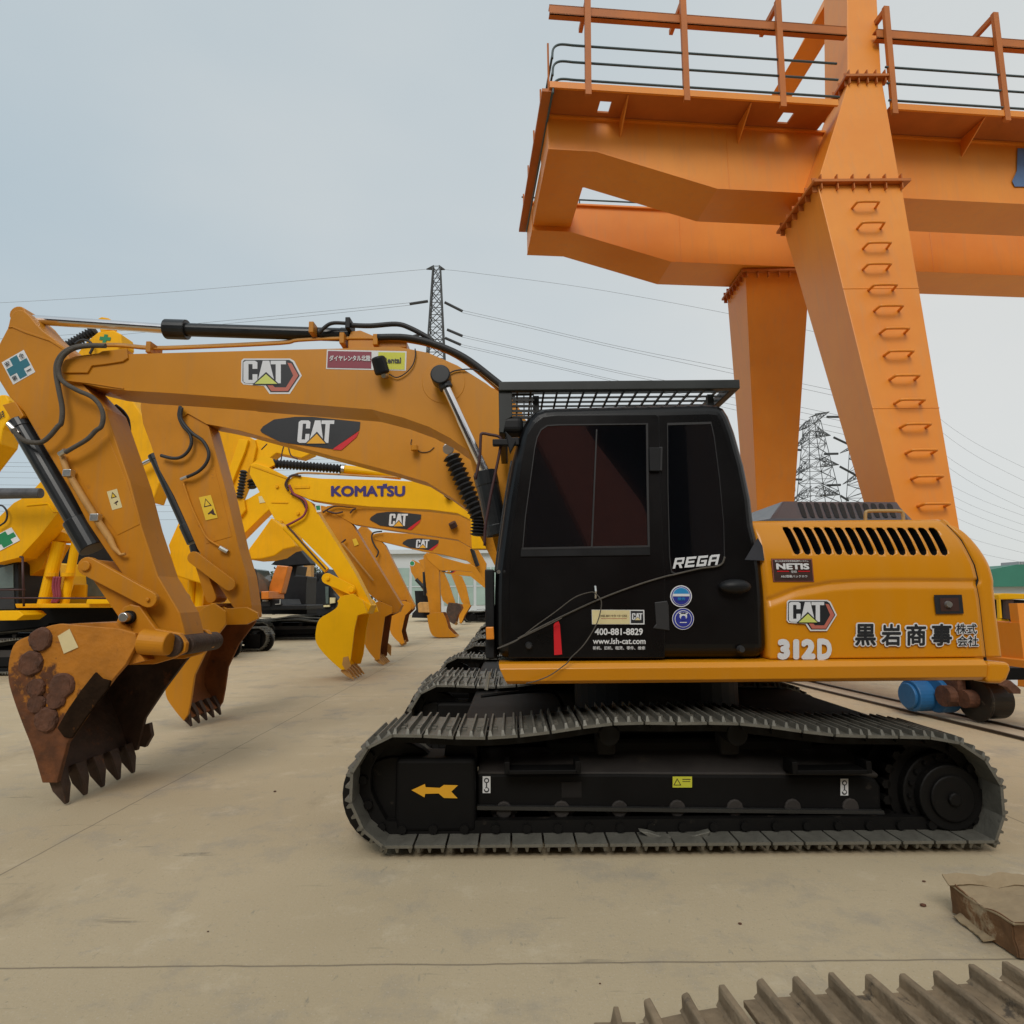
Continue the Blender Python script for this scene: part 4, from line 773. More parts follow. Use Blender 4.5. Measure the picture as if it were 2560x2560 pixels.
# roof guard: flat frame with bars, front guard with mesh
zg = P(q('d1', 900, 165), 3.84).z; xg0 = P(q('d1', 118, 185), 3.84).x; xg1 = P(q('d1', 1645, 160), 3.84).x
M['guardm'] = mat('black guard steel', (.02,.024,.024), .4, var=.3)
bm = B()
def bx(bm, x0, x1, y0, y1, z0, z1): return box(bm, x0, x1, y0, y1, z0, z1)
bx(bm, xg0, xg1, 3.82, 3.87, zg-.03, zg+.03); bx(bm, xg0, xg1, 4.72, 4.77, zg-.03, zg+.03); bx(bm, xg0, xg0+.05, 3.87, 4.72, zg-.03, zg+.03); bx(bm, xg1-.05, xg1, 3.87, 4.72, zg-.03, zg+.03)
rg = obj('roof_guard', bm, M['guardm'], A, bevel=.005)
bm = B()
for i in range(16): x = xg0+.12+(xg1-xg0-.24)*i/15; bx(bm, x-.006, x+.006, 3.87, 4.72, zg-.02, zg-.008)
for i in range(1, 9): y = 3.87+.85*i/9; bx(bm, xg0+.05, xg1-.05, y-.005, y+.005, zg-.008, zg+.004)
obj('mesh', bm, M['guardm'], rg)
bm = B()
for x in (355, 1460): p = P(q('d1', x, 250), 3.95); bx(bm, p.x-.02, p.x+.02, 3.93, 3.97, p.z-.12, zg-.03)
obj('bracket', bm, M['guardm'], rg)
fgp = Q('d1', 118,190, 204,205, 206,360, 168,380, 150,462, 122,460); f = PP(fgp, 3.84)
bm = add_poly(B(), f, [v+Vector((0,.04,0)) for v in f]); zlo = f[4].z
bx(bm, xg0, xg0+.05, 4.72, 4.76, zlo, zg); bx(bm, xg0, xg0+.04, 3.86, 4.74, zlo, zlo+.04)
fg = obj('front_guard', bm, M['guardm'], A, bevel=.004); bm = B()
for i in range(7): z = zlo+.05+(zg-.06-zlo-.05)*i/6; bx(bm, xg0+.02, xg0+.03, 3.86, 4.74, z-.004, z+.004)
for i in range(9): y = 3.86+.88*i/8; bx(bm, xg0+.01, xg0+.02, y-.004, y+.004, zlo, zg)
p = P(q('d1', 206, 220), 3.86); p2 = P(q('d1', 345, 360), 3.86)
for i in range(5): z = p.z+(p2.z-p.z)*i/4; bx(bm, p.x, p2.x, 3.86, 3.868, z-.006, z+.006)
for i in range(3): x = p.x+(p2.x-p.x)*(i+.6)/3; bx(bm, x-.004, x+.004, 3.868, 3.874, p2.z, p.z)
obj('mesh', bm, M['guardm'], fg)
# lamp, mirror and its bent rail, front post
lp = P(q('d1', 205, 415), 3.86); bm = box(B(), lp.x-.075, lp.x+.07, 3.84, 4.0, lp.z-.05, lp.z+.06); obj('work_lamp', bm, M['blackm'], A, bevel=.035, seg=4)
mp_ = P(q('d1', 170, 525), 3.84); bm = box(B(), mp_.x-.09, mp_.x+.02, 3.82, 3.87, mp_.z-.02, mp_.z+.02); bx(bm, mp_.x+.01, mp_.x+.08, 3.82, 3.86, mp_.z-.02, mp_.z+.03); add_poly(bm, *[[Vector((a, y, b)) for a, b in ((mp_.x-.01, mp_.z+.07), (mp_.x+.06, mp_.z), (mp_.x+.02, mp_.z-.08))] for y in (3.81, 3.84)]); obj('mirror_bracket', bm, M['blackm'], A, bevel=.006)
M['darkred'] = mat('dark tube paint', (.05,.016,.016), .5)
line('mirror_rail', Q('d1', 30,1180, 35,1050, 68,860, 95,730, 118,620, 130,545, 128,492, 60,474, 12,468, 4,500, -2,620, -30,760), .010, 'darkred', A, Y=3.86)
obj('front_post', prism(Q('d1', 30,1330, 88,1330, 92,1898, 36,1898), 3.83, 3.95), M['blackm'], A, bevel=.008)
bm = B(); bx(bm, *(lambda a, b: (a.x, b.x, 3.95, 4.7, b.z, a.z))(P(q('d1', 45, 1560), 3.95), P(q('d1', 110, 1898), 3.95))); obj('step', bm, M['blackm'], A, bevel=.01)
side('marker_lamp', Q('d1', 36,1698, 86,1696, 90,1776, 40,1778), -.03+.07, 'orange', A, th=.03, bevel=.006)
line('wiper', Q('d1', 95,1350, 130,1080, 160,870, 200,640), .006, 'seal', A, Y=FY-.01)
# tangled wire hanging over the door
line('cord', Q('d1', 110,1835, 230,1785, 340,1700, 480,1600, 600,1510, 700,1476, 735,1486, 770,1530, 765,1600, 735,1690, 660,1810, 580,1890, 555,1925)+Q('m5', 380,770, 240,870, 100,930, -20,960), .0035, 'hosegy', A, Y=3.71)
line('cord', Q('d1', 112,1832, 230,1780, 420,1690, 520,1640), .0035, 'hosegy', A, Y=3.74)
pk = P(q('d1', 733, 1470), 3.77); obj('door_hook', tube(B(), [pk+Vector((0,0,.03)), pk-Vector((0,.02,0)), pk-Vector((0,0,.04))], .007, 8), M['steel'], door)
obj('lock', tube(B(), [P(q('d3', 865, 215), 3.75), P(q('d3', 850, 310), 3.75)], .011, 8), M['steel'], A)
obj('bolt', tube(B(), [P(q('d1', 118, 1346), FY-.01), P(q('d1', 118, 1346), FY-.03)], .012, 12), M['steel'], A)
# simple seat inside shows only from the side
# ---------------------------------------------------------------- working arm
BY0, BY1 = 4.85, 5.20
boom = Q('c1', 415,600, 408,520, 440,440, 520,415, 700,392, 880,372, 884,400, 1190,392, 1932,372)+Q('c3', 700,638, 900,628, 1100,628, 1300,668, 1500,755, 1700,880, 1790,950)+Q('d1', 330,420, 500,800, 520,1200, 440,1500, 180,1500)+Q('m3', 1500,1900, 1432,1700, 1330,1330, 1280,1112, 1100,985, 900,880, 650,790, 350,712)+Q('c3', 0,985)+Q('c1', 1932,725, 1200,672, 870,652, 700,632, 520,590)
bo_ = obj('boom', prism(boom, BY0, BY1), M['cat'], A, bevel=.008)
stick = Q('m4', 110,450, 140,320, 165,260, 205,212, 270,192, 340,206, 420,275, 520,400, 620,500, 780,620, 920,740)+Q('c1', 560,600, 720,770, 900,1290, 980,1600, 1090,1932)+Q('c2', 1240,530, 1268,640, 1285,720, 1230,800, 1150,760, 1060,640, 970,520, 870,300)+Q('c1', 760,1800, 600,1560, 480,1330, 300,1030, 165,800, 60,690, -20,560, -25,380, 0,320)
st_ = obj('stick', prism(stick, 4.88, 5.18), M['catstick'], A, bevel=.008)
obj('rib', prism(Q('m4', 120,428, 190,430, 350,490, 700,610, 900,720, 960,790, 930,800, 860,740, 700,640, 340,520, 170,445, 110,450), 4.872, 4.885), M['catstick'], st_, bevel=.003)
pn = Q('m4', 880,1090, 870,960, 930,900, 1080,880, 1370,830, 1450,780, 1800,745, 1815,880, 1740,930, 1480,970, 1300,990, 1240,1090)
obj('nose_plate', prism(pn, 4.835, 4.86), M['catstick'], bo_, bevel=.004)
obj('seam', prism(Q('c1', 420,580, 600,600, 850,640, 852,632, 610,592, 425,568), 4.842, 4.86), M['catstick'], bo_)
obj('weld_plate', prism(Q('c1', 480,1130, 520,1090, 740,960, 880,1290, 965,1575, 810,1650, 640,1420), 4.876, 4.885), M['catstick'], st_, bevel=.003)
# cylinders
yc = 5.03
a = P(q('m4', 380, 330), yc); b = P(q('c1', 1150, 228), yc); c = P(q('c3', 745, 545), yc)
rod('rod', a, b+(c-b)*.05, .041, M['chrome'], A, 20); obj('rod_end', tube(B(), [a-Vector((0,.1,0)), a+Vector((0,.1,0))], .07, 18), M['catstick'], st_, bevel=.008)
barrel('stick_cylinder', c, P(q('c1', 1145, 228), yc), .056, A, cap=1.5, capl=.16)
obj('cylinder_bracket', prism(Q('c3', 745,570, 765,520, 830,512, 960,566, 1150,585, 1150,630, 745,640), 4.93, 5.13), M['cat'], bo_, bevel=.006)
# bucket cylinder, pipe on the stick, links
a = P(q('c1', 135, 880), 4.92); b = P(q('c1', 640, 1745), 4.92); barrel('bucket_cylinder', a, b, .076, A, cap=1.28, capl=.24)
obj('cylinder_bracket', prism(Q('m4', 30,1545, 210,1500, 240,1540, 335,1700, 280,1760, 170,1770), 4.86, 4.98), M['catstick'], st_, bevel=.005)
obj('cap', tube(B(), [P(q('c1', 55, 880), 4.84), P(q('c1', 130, 950), 4.84)], .018, 8), M['steel'], A)
l = PP(Q('c1', 425,1090, 460,1200, 560,1370, 660,1530, 750,1660, 790,1740, 830,1785, 865,1780), 4.84)
shade_tube('hydraulic_pipe', tube(B(), l, [.024,.024,.026,.026,.026,.02,.012,.012], 10), M['dusty'], A)
for x, y in ((478,1225),(665,1530)): p = P(q('c1', x, y), 4.83); obj('clamp', box(B(), p.x-.035, p.x+.03, 4.80, 4.86, p.z-.028, p.z+.03), M['steel'], A, bevel=.006)
p0 = P(q('c2', 608, 208), 4.78); p1 = P(q('c2', 1035, 438), 4.78); p2 = P(q('c2', 892, 560), 4.78)
def link(name, a, b, ra_, rb_, y0, y1, m, par):
    d = (b-a).normalized(); n_ = Vector((-d.z, 0, d.x)); o = []
    for i in range(9): an = math.pi*(i/8); o.append(a + (n_*math.cos(an) - d*math.sin(an))*ra_)
    for i in range(9): an = math.pi*(i/8); o.append(b + (-n_*math.cos(an) + d*math.sin(an))*rb_)
    f = [Vector((p.x, y0, p.z)) for p in o]; return obj(name, add_poly(B(), f, [Vector((p.x, y1, p.z)) for p in f]), M[m], par, bevel=.006)
for yy in (4.76, 5.22): link('link', p0, p1, .07, .062, yy, yy+.05, 'dusty' if 0 else 'catstick', A)
lk = link('bucket_link', p0, p2, .055, .09, 4.83, 5.20, 'catstick', A)
obj('pin', disc(disc(B(), p0, .038, 4.74, 5.28), p1, .014, 4.74, 4.79), M['catstick'], A, bevel=.005)
obj('pin', disc(B(), p2, .036, 4.70, 5.32), M['steel'], A, bevel=.006); obj('pin_ring', disc(B(), p2, .05, 4.76, 4.80), M['chain'], A)
# bucket
BKY0, BKY1 = 4.62, 5.58
bkb = Q('c2', 420,605, 330,625, 230,680, 120,730, 75,830, 65,980, 100,1120, 165,1300, 235,1480, 300,1700)
bkf = Q('c2', 400,1700, 470,1430, 640,1180, 800,970, 870,890, 950,740, 940,670, 830,640)
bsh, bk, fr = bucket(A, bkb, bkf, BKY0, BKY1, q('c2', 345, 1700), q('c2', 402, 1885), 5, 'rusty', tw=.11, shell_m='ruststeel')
bot2 = PP(Q('c2', 345,1700, 470,1430), BKY0)
ear = Q('c2', 470,610, 790,620, 815,560, 850,490, 900,470, 965,485, 1030,580, 1075,640, 1240,670, 1285,740, 1275,800, 1180,850, 1060,885, 880,890, 700,880)
for yy in (4.79, 5.22): obj('ear', prism([x for x in ear], 4.79, 4.84) if yy < 5 else add_poly(B(), [Vector((p.x, yy, p.z)) for p in PP(ear, 4.79)], [Vector((p.x, yy+.05, p.z)) for p in PP(ear, 4.79)]), M['catstick'], bsh, bevel=.008)
pc = P(q('c2', 1010, 760), 4.9); obj('bush', tube(B(), [P(q('c2', 980, 730), 4.70), P(q('c2', 1170, 745), 4.70)], [.095,.085], 28), M['catstick'], bsh, bevel=.01)
pe = P(q('c2', 1350, 745), 5.0); obj('pin_boss', disc(disc(B(), P(q('c2', 1225, 750), 4.86), .085, 4.76, 5.27), P(q('c2', 1340, 742), 5.05), .075, 4.9, 5.4), M['ruststeel'], A, bevel=.01)
# top cover plate between the ears, back wall and far plate come from the bucket shell
obj('top_plate', prism(Q('c2', 480,606, 800,598, 1000,860, 880,890), 4.66, 5.54), M['rusty'], bsh)
M['wearp'] = mat('scraped dark wear plate', (.020,.011,.006), .95, 0, spec=.08, var=.4, scale=9, spot=(.20,.075,.015), spot_amt=.05, spot_scale=7, bump=.5, bscale=30)
wp = Q('c2', 655,940, 700,985, 760,1000, 745,1050, 600,1240, 490,1400, 440,1390, 392,1325, 470,1190, 560,1060); obj('wear_plate', prism(wp, BKY0-.03, BKY0-.005), M['wearp'], bsh, bevel=.006)
for x, y, r in ((272,715,78),(205,880,82),(240,1050,62),(420,1035,84),(380,1130,62),(312,1270,80),(245,1160,60)):
    p = P(q('c2', x, y), BKY0-.03); rr = r*.3623/1550*4.75
    bt = tube(B(), [Vector((p.x, BKY0+dy_, p.z)) for dy_ in (0, -.022, -.036, -.036, -.020, -.020, -.030, -.032)], [rr, rr*.98, rr*.86, rr*.72, rr*.64, rr*.48, rr*.40, rr*.1], 22)
    for v_ in bt.verts: v_.co += Vector((random.uniform(-1,1), random.uniform(-1,1)*.8, random.uniform(-1,1)))*.0045
    obj('wear_button', bt, M['rust'], bsh, bevel=.004)
obj('paper_note', add_poly(B(), PP(Q('c2', 398,690, 480,640, 540,768, 440,812), BKY0-.018), PP(Q('c2', 398,690, 480,640, 540,768, 440,812), BKY0-.013)), M['paper'], bsh)
sc_ = PP(Q('c2', 1030,1290, 1045,1380, 1000,1460, 950,1450, 900,1330), BKY1); obj('side_cutter', add_poly(B(), sc_, [v+Vector((0,.05,0)) for v in sc_]), M['ruststeel'], bsh, bevel=.006)
# boom cylinders
def boomcyl(y, a, b, c, parent):
    A_ = P(a, y); B_ = P(b, y); C_ = P(c, y)
    h = obj('cylinder_head', tube(tube(B(), [A_-Vector((0,.07,0)), A_+Vector((0,.07,0))], .078, 22), [A_, A_.lerp(B_, .13)], .055, 16), M['cyl'], parent, bevel=.01)
    rod('rod', A_.lerp(B_, .08), B_, .036, M['chrome'], parent, 20); return barrel('boom_cylinder', C_, B_, .085, parent, cap=1.05, capl=.1)
boomcyl(4.72, q('m3', 1015, 395), q('m3', 1440, 1310), q('m3', 1560, 1900), A); boomcyl(5.33, q('m3', 990, 420), q('m3', 1420, 1330), q('m3', 1540, 1850), A)
obj('boss', disc(B(), P(q('m3', 1040, 450), 4.85), .175, 4.8465, 4.87, 40), M['cat'], bo_, bevel=.004)
# boom pipes and hoses
for dz, yy in ((0, 4.93), (-7, 4.98), (-14, 5.04)):
    hose('hydraulic_pipe', Q('c1', 560,352+dz, 800,345+dz, 1040,365+dz, 1300,360+dz, 1932,330+dz)+Q('c3', 400,585+dz, 700,572+dz, 950,572+dz, 1150,590+dz, 1350,635+dz, 1550,735+dz, 1790,930+dz), yy, .011, M['dusty' if dz else 'catstick'], A, 4)
hose('hydraulic_hose', Q('c3', 950,560, 1150,562, 1350,610, 1550,700, 1750,850, 1880,960)+Q('d1', 160,230), 4.9, .028, M['rubber'], A)
hose('hydraulic_hose', Q('c3', 540,535, 600,480, 650,462, 735,465), 4.93, .016, M['rubber'], A); hose('hydraulic_hose', Q('c3', 760,478, 900,482, 1080,470, 1180,500, 1300,565, 1330,590), 4.93, .022, M['rubber'], A)
for c_n, x, y in (('c1',1040,360),('c3',710,575),('c3',750,470),('c3',940,585),('c3',500,500)): p = P(q(c_n, x, y), 4.92); obj('clamp', box(B(), p.x-.02, p.x+.02, 4.88, 5.06, p.z-.05, p.z+.045), M['catstick' if y != 470 else 'blackm'], A, bevel=.005)
hose('hydraulic_hose', Q('m4', 1500,705, 1250,700, 1050,730, 900,810, 810,950, 800,1120, 840,1350, 885,1600, 870,1800)+Q('c1', 400,900, 340,970, 280,1010, 190,1005, 130,970, 90,920), 4.79, .019, M['hosegy'], A)
hose('hydraulic_hose', Q('m4', 1500,712, 1250,712, 1060,745, 920,830, 845,960, 840,1100, 900,1220, 1100,1340, 1300,1430, 1420,1560, 1465,1700, 1440,1850)+Q('c1', 660,930, 600,990, 500,1050, 450,1080), 4.78, .018, M['hosegy'], A)
hose('hydraulic_hose', Q('m4', 1640,1560, 1740,1640, 1810,1750, 1830,1900)+Q('c1', 880,960), 5.24, .018, M['rubber'], A)
obj('fitting', tube(B(), [P(q('c1', 455, 1065), 4.78), P(q('c1', 412, 1092), 4.80)], .02, 10), M['steel'], A)
# stickers of the arm
DC = Dec(q('c3', 0, 0), q('c3', 1932, 0), q('c3', 0, 1932), BY0, A, 1932, 1932)
hexlogo(q('c3', 5, 708), q('c3', 427, 708), q('c3', 5, 952), BY0, bo_)
r_ = decal('sticker', DC, [([(600,646),(1150,658),(1146,792),(594,780)], 'white', 0), ([(608,656),(908,662),(906,778),(602,772)], 'maroon', 1), ([(955,664),(1140,667),(1136,785),(950,782)], 'lime', 1)], bo_, 'maroon and lime rental company sticker')
T('lettering', 'ダイヤレンタル北陸', DC, 618,688, 902,728, 'white', r_, bold=.03, lift=.008, res=2); T('lettering', 'Rental', DC, 992,702, 1112,742, 'ink', r_, bold=.03, lift=.008)
DT = Dec(q('m4', 25, 945), q('m4', 340, 765), q('m4', 190, 1260), 4.88, A, 100, 100)
x_ = decal('safety_sticker', DT, [(rect(0,0,100,100), 'white', 0), ([(34,5),(66,5),(66,34),(95,34),(95,66),(66,66),(66,95),(34,95),(34,66),(5,66),(5,34),(34,34)], 'teal', 1)], st_, 'square white sticker with a teal cross')
for ch, x, y in (('安',8,8),('全',72,8),('第',8,72),('一',72,80)): T('lettering', ch, DT, x,y, x+20,y+(20 if ch != '一' else 4), 'ink', x_, bold=.01, lift=.008, res=1)
DW_ = Dec(q('c1', 738,1350), q('c1', 808,1330), q('c1', 775,1478), 4.876, A, 70, 128)
decal('warning_sticker', DW_, [(rect(0,0,70,128), 'cream', 0), ([(35,12),(55,52),(15,52)], 'brown', 1), ([(35,22),(47,48),(23,48)], 'warn', 2), ([(22,88),(52,76),(56,84),(40,92),(42,106),(34,100),(34,92)], 'brown', 1)], st_)
wl = P(q('c3', 960, 740), 4.80); bm = tube(B(), [P(q('c3', 950, 695), 4.72), P(q('c3', 985, 815), 4.76)], [.055,.06], 18); obj('work_lamp', bm, M['blackm'], A, bevel=.018, seg=3)
obj('lamp_bracket', tube(B(), [P(q('c3', 990, 825), 4.76), P(q('c3', 1010, 830), 4.85)], .02, 8), M['steel'], A)
hose('wire', Q('c3', 1030,815, 1080,838, 1140,810, 1190,755, 1210,690, 1208,640), 4.83, .005, M['rubber'], A); hose('wire', Q('m3', 1085,370, 1150,335, 1300,320, 1390,345), 4.83, .006, M['rubber'], A)
# stickers of the track frame
DK = Dec(q('d3', 0, 0), q('d3', 1932, 0), q('d3', 0, 1932), 3.855, A, 1932, 1932)
decal('arrow', DK, [([(448,848),(520,815),(524,832),(600,836),(622,820),(698,822),(662,856),(696,892),(622,890),(594,866),(522,868),(518,887)], 'trio', 0)], A)
DK2 = Dec(q('d3', 0, 0), q('d3', 1932, 0), q('d3', 0, 1932), 3.925, A, 1932, 1932); DK4 = Dec(q('d4', 0, 0), q('d4', 1932, 0), q('d4', 0, 1932), 3.925, A, 1932, 1932)
def hook(d, x, y): decal('hook_sticker', d, [(rect(x,y,x+42,y+90), 'white', 0), (circ(x+21,y+22,14), 'ink', 1), (circ(x+21,y+22,8), 'white', 2), (rect(x+18,y+36,x+24,y+60), 'ink', 1), (circ(x+21,y+72,14), 'ink', 1), (circ(x+21,y+70,8), 'white', 2), (rect(x+6,y+58,x+14,y+68), 'white', 2)], A)
hook(DK2, 830, 774); hook(DK4, 946, 787)
wk = decal('warning_sticker', DK4, [(rect(46,775,150,834), 'lime', 0), ([(70,784),(92,822),(50,822)], 'brown', 1), ([(70,792),(85,818),(56,818)], 'lime', 2), (rect(98,788,142,792), 'brown', 1), (rect(98,800,140,803), 'brown', 1)], A)
# ---------------------------------------------------------------- hall on the camera's side of the yard (unseen, added to darken the cab and reflect in its glass)
hl = thing('warehouse', 'unseen dark brown warehouse with blue doors, added for reflections in the cab', 'warehouse', (1, -9, 0))
M['hall'] = mat('brown sheet cladding', (.05,.030,.024), .7, var=.2, scale=1, stretch=(8, 1, .3)); M['halldoor'] = mat('blue sliding door', (.05,.22,.60), .5)
obj('wall', box(B(), -26, 30, -22, -9, 0, 8.5), M['hall'], hl)
bm = add_poly(B(), [Vector((-27,-23,8.5)), Vector((-27,-8.4,8.5)), Vector((-27,-15.5,10.5))], [Vector((31,-23,8.5)), Vector((31,-8.4,8.5)), Vector((31,-15.5,10.5))]); obj('roof', bm, M['hall'], hl)
for x in (-17, 2.1, 16): obj('door', box(B(), x, x+2.7, -9.06, -9.0, 0, 6.2), M['halldoor'], hl)  # blue faces set where the cab glass mirrors them
for x in (-6, 7, 10.5): obj('window', box(B(), x, x+1.8, -9.05, -9.0, 5.2, 6.6), M['halldoor'], hl)
arm_ = thing('boom', 'unseen rust red boom shape added for a reflection in the cab glass', 'boom', (1.5, -6.2, 0))  # added slab, out of view, shaped for the reddish reflection in the cab windows
f = [Vector((a_, -6.2, b_)) for a_, b_ in ((-.2,6.6),(.9,6.6),(1.9,5.0),(2.9,3.6),(4.4,0),(2.6,0),(1.6,2.8),(.9,4.4))]; obj('beam', add_poly(B(), f, [v+Vector((0,-.5,0)) for v in f]), mat('rust red for reflection', (.22,.06,.04), .6), arm_, bevel=.02)
# ---------------------------------------------------------------- second machine of the row
def shared_base(root, dx, dy, upper=True, tracks=(trA, trA2)):
    """tracks, frames, house and cab of the first machine copied under another root"""
    keep = ('track', 'car_body', 'track_frame', 'idler', 'track_roller', 'carrier_roller', 'final_drive', 'sprocket')
    up = ('side_skirt', 'counterweight', 'engine_housing', 'hood_cover', 'cab', 'platform', 'swing_ring')
    for ch in list(A.children):
        b = ch.name.split('.')[0]
        if b in keep or (upper and b in up): local_copy_sel(ch, root)
def shift_upper(root, dx):
    for ch in root.children:
        if ch.name.split('.')[0] in ('side_skirt', 'counterweight', 'engine_housing', 'hood_cover', 'cab', 'platform'): ch.location.x += dx
def shift_tracks(root, dx):
    for ch in root.children:
        if ch.name.split('.')[0] in ('track', 'car_body', 'track_frame', 'idler', 'track_roller', 'carrier_roller', 'final_drive', 'sprocket', 'swing_ring'): ch.location.x += dx
def local_copy_sel(o, parent):
    if o.name.split('.')[0] in ('sticker', 'lettering', 'trim', 'bolt'): return
    c = o.copy(); COL.objects.link(c); c.parent = parent; OFF[c.name] = OFF.get(o.name, Vector())
    for k in list(c.keys()):
        if k in ('label',): del c[k]
    for ch in list(o.children): local_copy_sel(ch, c)
    return c
def arm(root, Yc, boom, stick, bkb, bkf, lip, tip, paint, spaint, bw=.34, bkw=.90, bpaint=None, nt=5, extra=None, tm='ruststeel'):
    y0, y1 = Yc-bw/2, Yc+bw/2
    b = obj('boom', prism(boom, y0, y1), M[paint], root, bevel=.008); s = obj('stick', prism(stick, y0+.02, y1-.02), M[spaint], root, bevel=.008)
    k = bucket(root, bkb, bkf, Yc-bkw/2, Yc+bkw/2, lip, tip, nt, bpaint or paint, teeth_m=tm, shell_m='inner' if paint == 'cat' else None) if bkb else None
    return b, s, k
GR = 'amber excavators parked in a row'
Bm = thing('excavator', 'second excavator in the row, swoosh sticker on its boom, clean amber bucket with five teeth', 'excavator', (.63, 7.7, 0), GR)
shared_base(Bm, -.47, 2.7); shift_upper(Bm, .7); shift_tracks(Bm, .42)
boomB = Q('c1', 1255,840, 1225,800, 1235,740)+Q('n', 480,1000, 560,985, 700,972, 850,955, 1000,940, 1120,945, 1220,965, 1270,985, 1305,1030, 1330,1120, 1330,1300, 1290,1420, 1240,1420)+Q('c3', 1560,1740, 1450,1660, 1290,1560, 1060,1490, 830,1430, 600,1370, 200,1260, 0,1205)+Q('l2', 1370,440, 950,345, 860,325, 660,290, 430,160)
stickB = Q('c1', 975,700, 1000,640, 1100,620, 1300,700, 1440,900, 1560,1350, 1650,1750, 1705,1932)+Q('c2', 1735,480, 1740,560, 1680,590, 1600,480, 1500,330, 1400,150)+Q('c1', 1360,1740, 1300,1600, 1200,1380, 1100,1200, 1045,1040, 985,880, 968,760)
YB = 7.75
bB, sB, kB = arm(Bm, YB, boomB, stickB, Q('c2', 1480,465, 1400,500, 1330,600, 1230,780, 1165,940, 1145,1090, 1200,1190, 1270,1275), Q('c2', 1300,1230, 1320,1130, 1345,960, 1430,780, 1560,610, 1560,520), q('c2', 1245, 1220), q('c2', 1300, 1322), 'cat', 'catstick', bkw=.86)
for p in kB[0].children: pass
obj('ear', prism(Q('c2', 1340,490, 1500,465, 1560,500, 1700,490, 1775,530, 1780,570, 1700,610, 1500,615, 1340,600), YB-.22, YB-.17), M['cat'], kB[0], bevel=.006)
obj('ear', prism(Q('c2', 1340,490, 1500,465, 1560,500, 1700,490, 1775,530, 1780,570, 1700,610, 1500,615, 1340,600), YB+.17, YB+.22), M['cat'], kB[0], bevel=.006)
obj('weld_plate', prism(Q('c1', 1265,1290, 1290,1265, 1480,1180, 1600,1660, 1420,1710), YB-.155, YB-.148), M['catstick'], sB, bevel=.003)
barrel('bucket_cylinder', P(q('c1', 1062, 1105), YB-.05), P(q('c1', 1335, 1700), YB-.05), .062, Bm, cap=1.25, capl=.22)
obj('cylinder_rod_end', tube(B(), [P(q('c2', 1345, 60), YB-.05), P(q('c2', 1360, 120), YB-.05)], .07, 14), M['cyl'], Bm)
p0, p1, p2 = P(q('c2', 1345, 150), YB-.2), P(q('c2', 1590, 335), YB-.2), P(q('c2', 1440, 425), YB-.2)
for yy in (YB-.24, YB+.2): link('link', p0, p1, .075, .075, yy, yy+.05, 'catstick', Bm)
link('bucket_link', p0, p2, .05, .065, YB-.15, YB+.15, 'catstick', Bm)
hose('hydraulic_hose', Q('c1', 1245,760, 1235,830, 1265,900, 1310,950, 1320,1020, 1290,1080, 1240,1115, 1180,1118, 1110,1100), YB-.22, .021, M['rubber'], Bm); hose('hydraulic_hose', Q('c1', 1255,770, 1250,850, 1320,940, 1400,1000, 1440,1080, 1425,1150, 1370,1210, 1290,1250), YB-.23, .021, M['rubber'], Bm)
obj('fitting', tube(B(), [P(q('c1', 1295, 1245), YB-.23), P(q('c1', 1250, 1265), YB-.2)], .02, 8), M['steel'], Bm)
hose('hydraulic_pipe', Q('c1', 1265,1290, 1320,1450, 1400,1620, 1440,1680, 1520,1730), YB-.18, .012, M['catstick'], Bm); obj('fitting', tube(B(), [P(q('c1', 1515, 1735), YB-.2), P(q('c1', 1570, 1765), YB-.18)], .03, 8), M['steel'], Bm)
swoosh(q('c3', 140, 1110), q('c3', 835, 1110), q('c3', 140, 1340), YB-.175, bB)
DW2 = Dec(q('c1', 1372,1390), q('c1', 1455,1372), q('c1', 1420,1548), YB-.16, Bm, 70, 128)
decal('warning_sticker', DW2, [(rect(0,0,70,128), 'warn', 0), ([(35,12),(58,58),(12,58)], 'brown', 1), ([(35,20),(50,53),(20,53)], 'warn', 2), ([(22,95),(52,80),(60,72),(60,100),(66,112),(50,108),(40,98),(24,101)], 'brown', 1)], sB)
wl = q('c3', 1200, 1330); obj('work_lamp', tube(B(), [P(q('c3', 1205,1345), YB-.25), P(q('c3', 1205,1305), YB-.25)], .045, 12), M['catstick'], Bm, bevel=.01); hose('wire', Q('c3', 1185,1265, 1180,1300, 1210,1310, 1240,1350, 1300,1350, 1340,1320), YB-.18, .005, M['rubber'], Bm)
# boom cylinder of the second machine in its rubber bellows
bt_a, bt_b = P(q('c3', 1455, 1375), YB-.35), P(q('c3', 1650, 1800), YB-.35)
bellows('bellows', bt_a, bt_b, .115, 13, M['rubber'], Bm)
bellows('bellows', P(q('c3', 1650, 1800), YB-.35), P(q('m3', 1370, 1932), YB-.35), .10, 6, M['rubber'], Bm)
obj('rod_eye', tube(B(), [P(q('m3', 1085, 1090), YB-.42), P(q('m3', 1085, 1090), YB-.30)], .07, 16), M['steel'], Bm, bevel=.01)
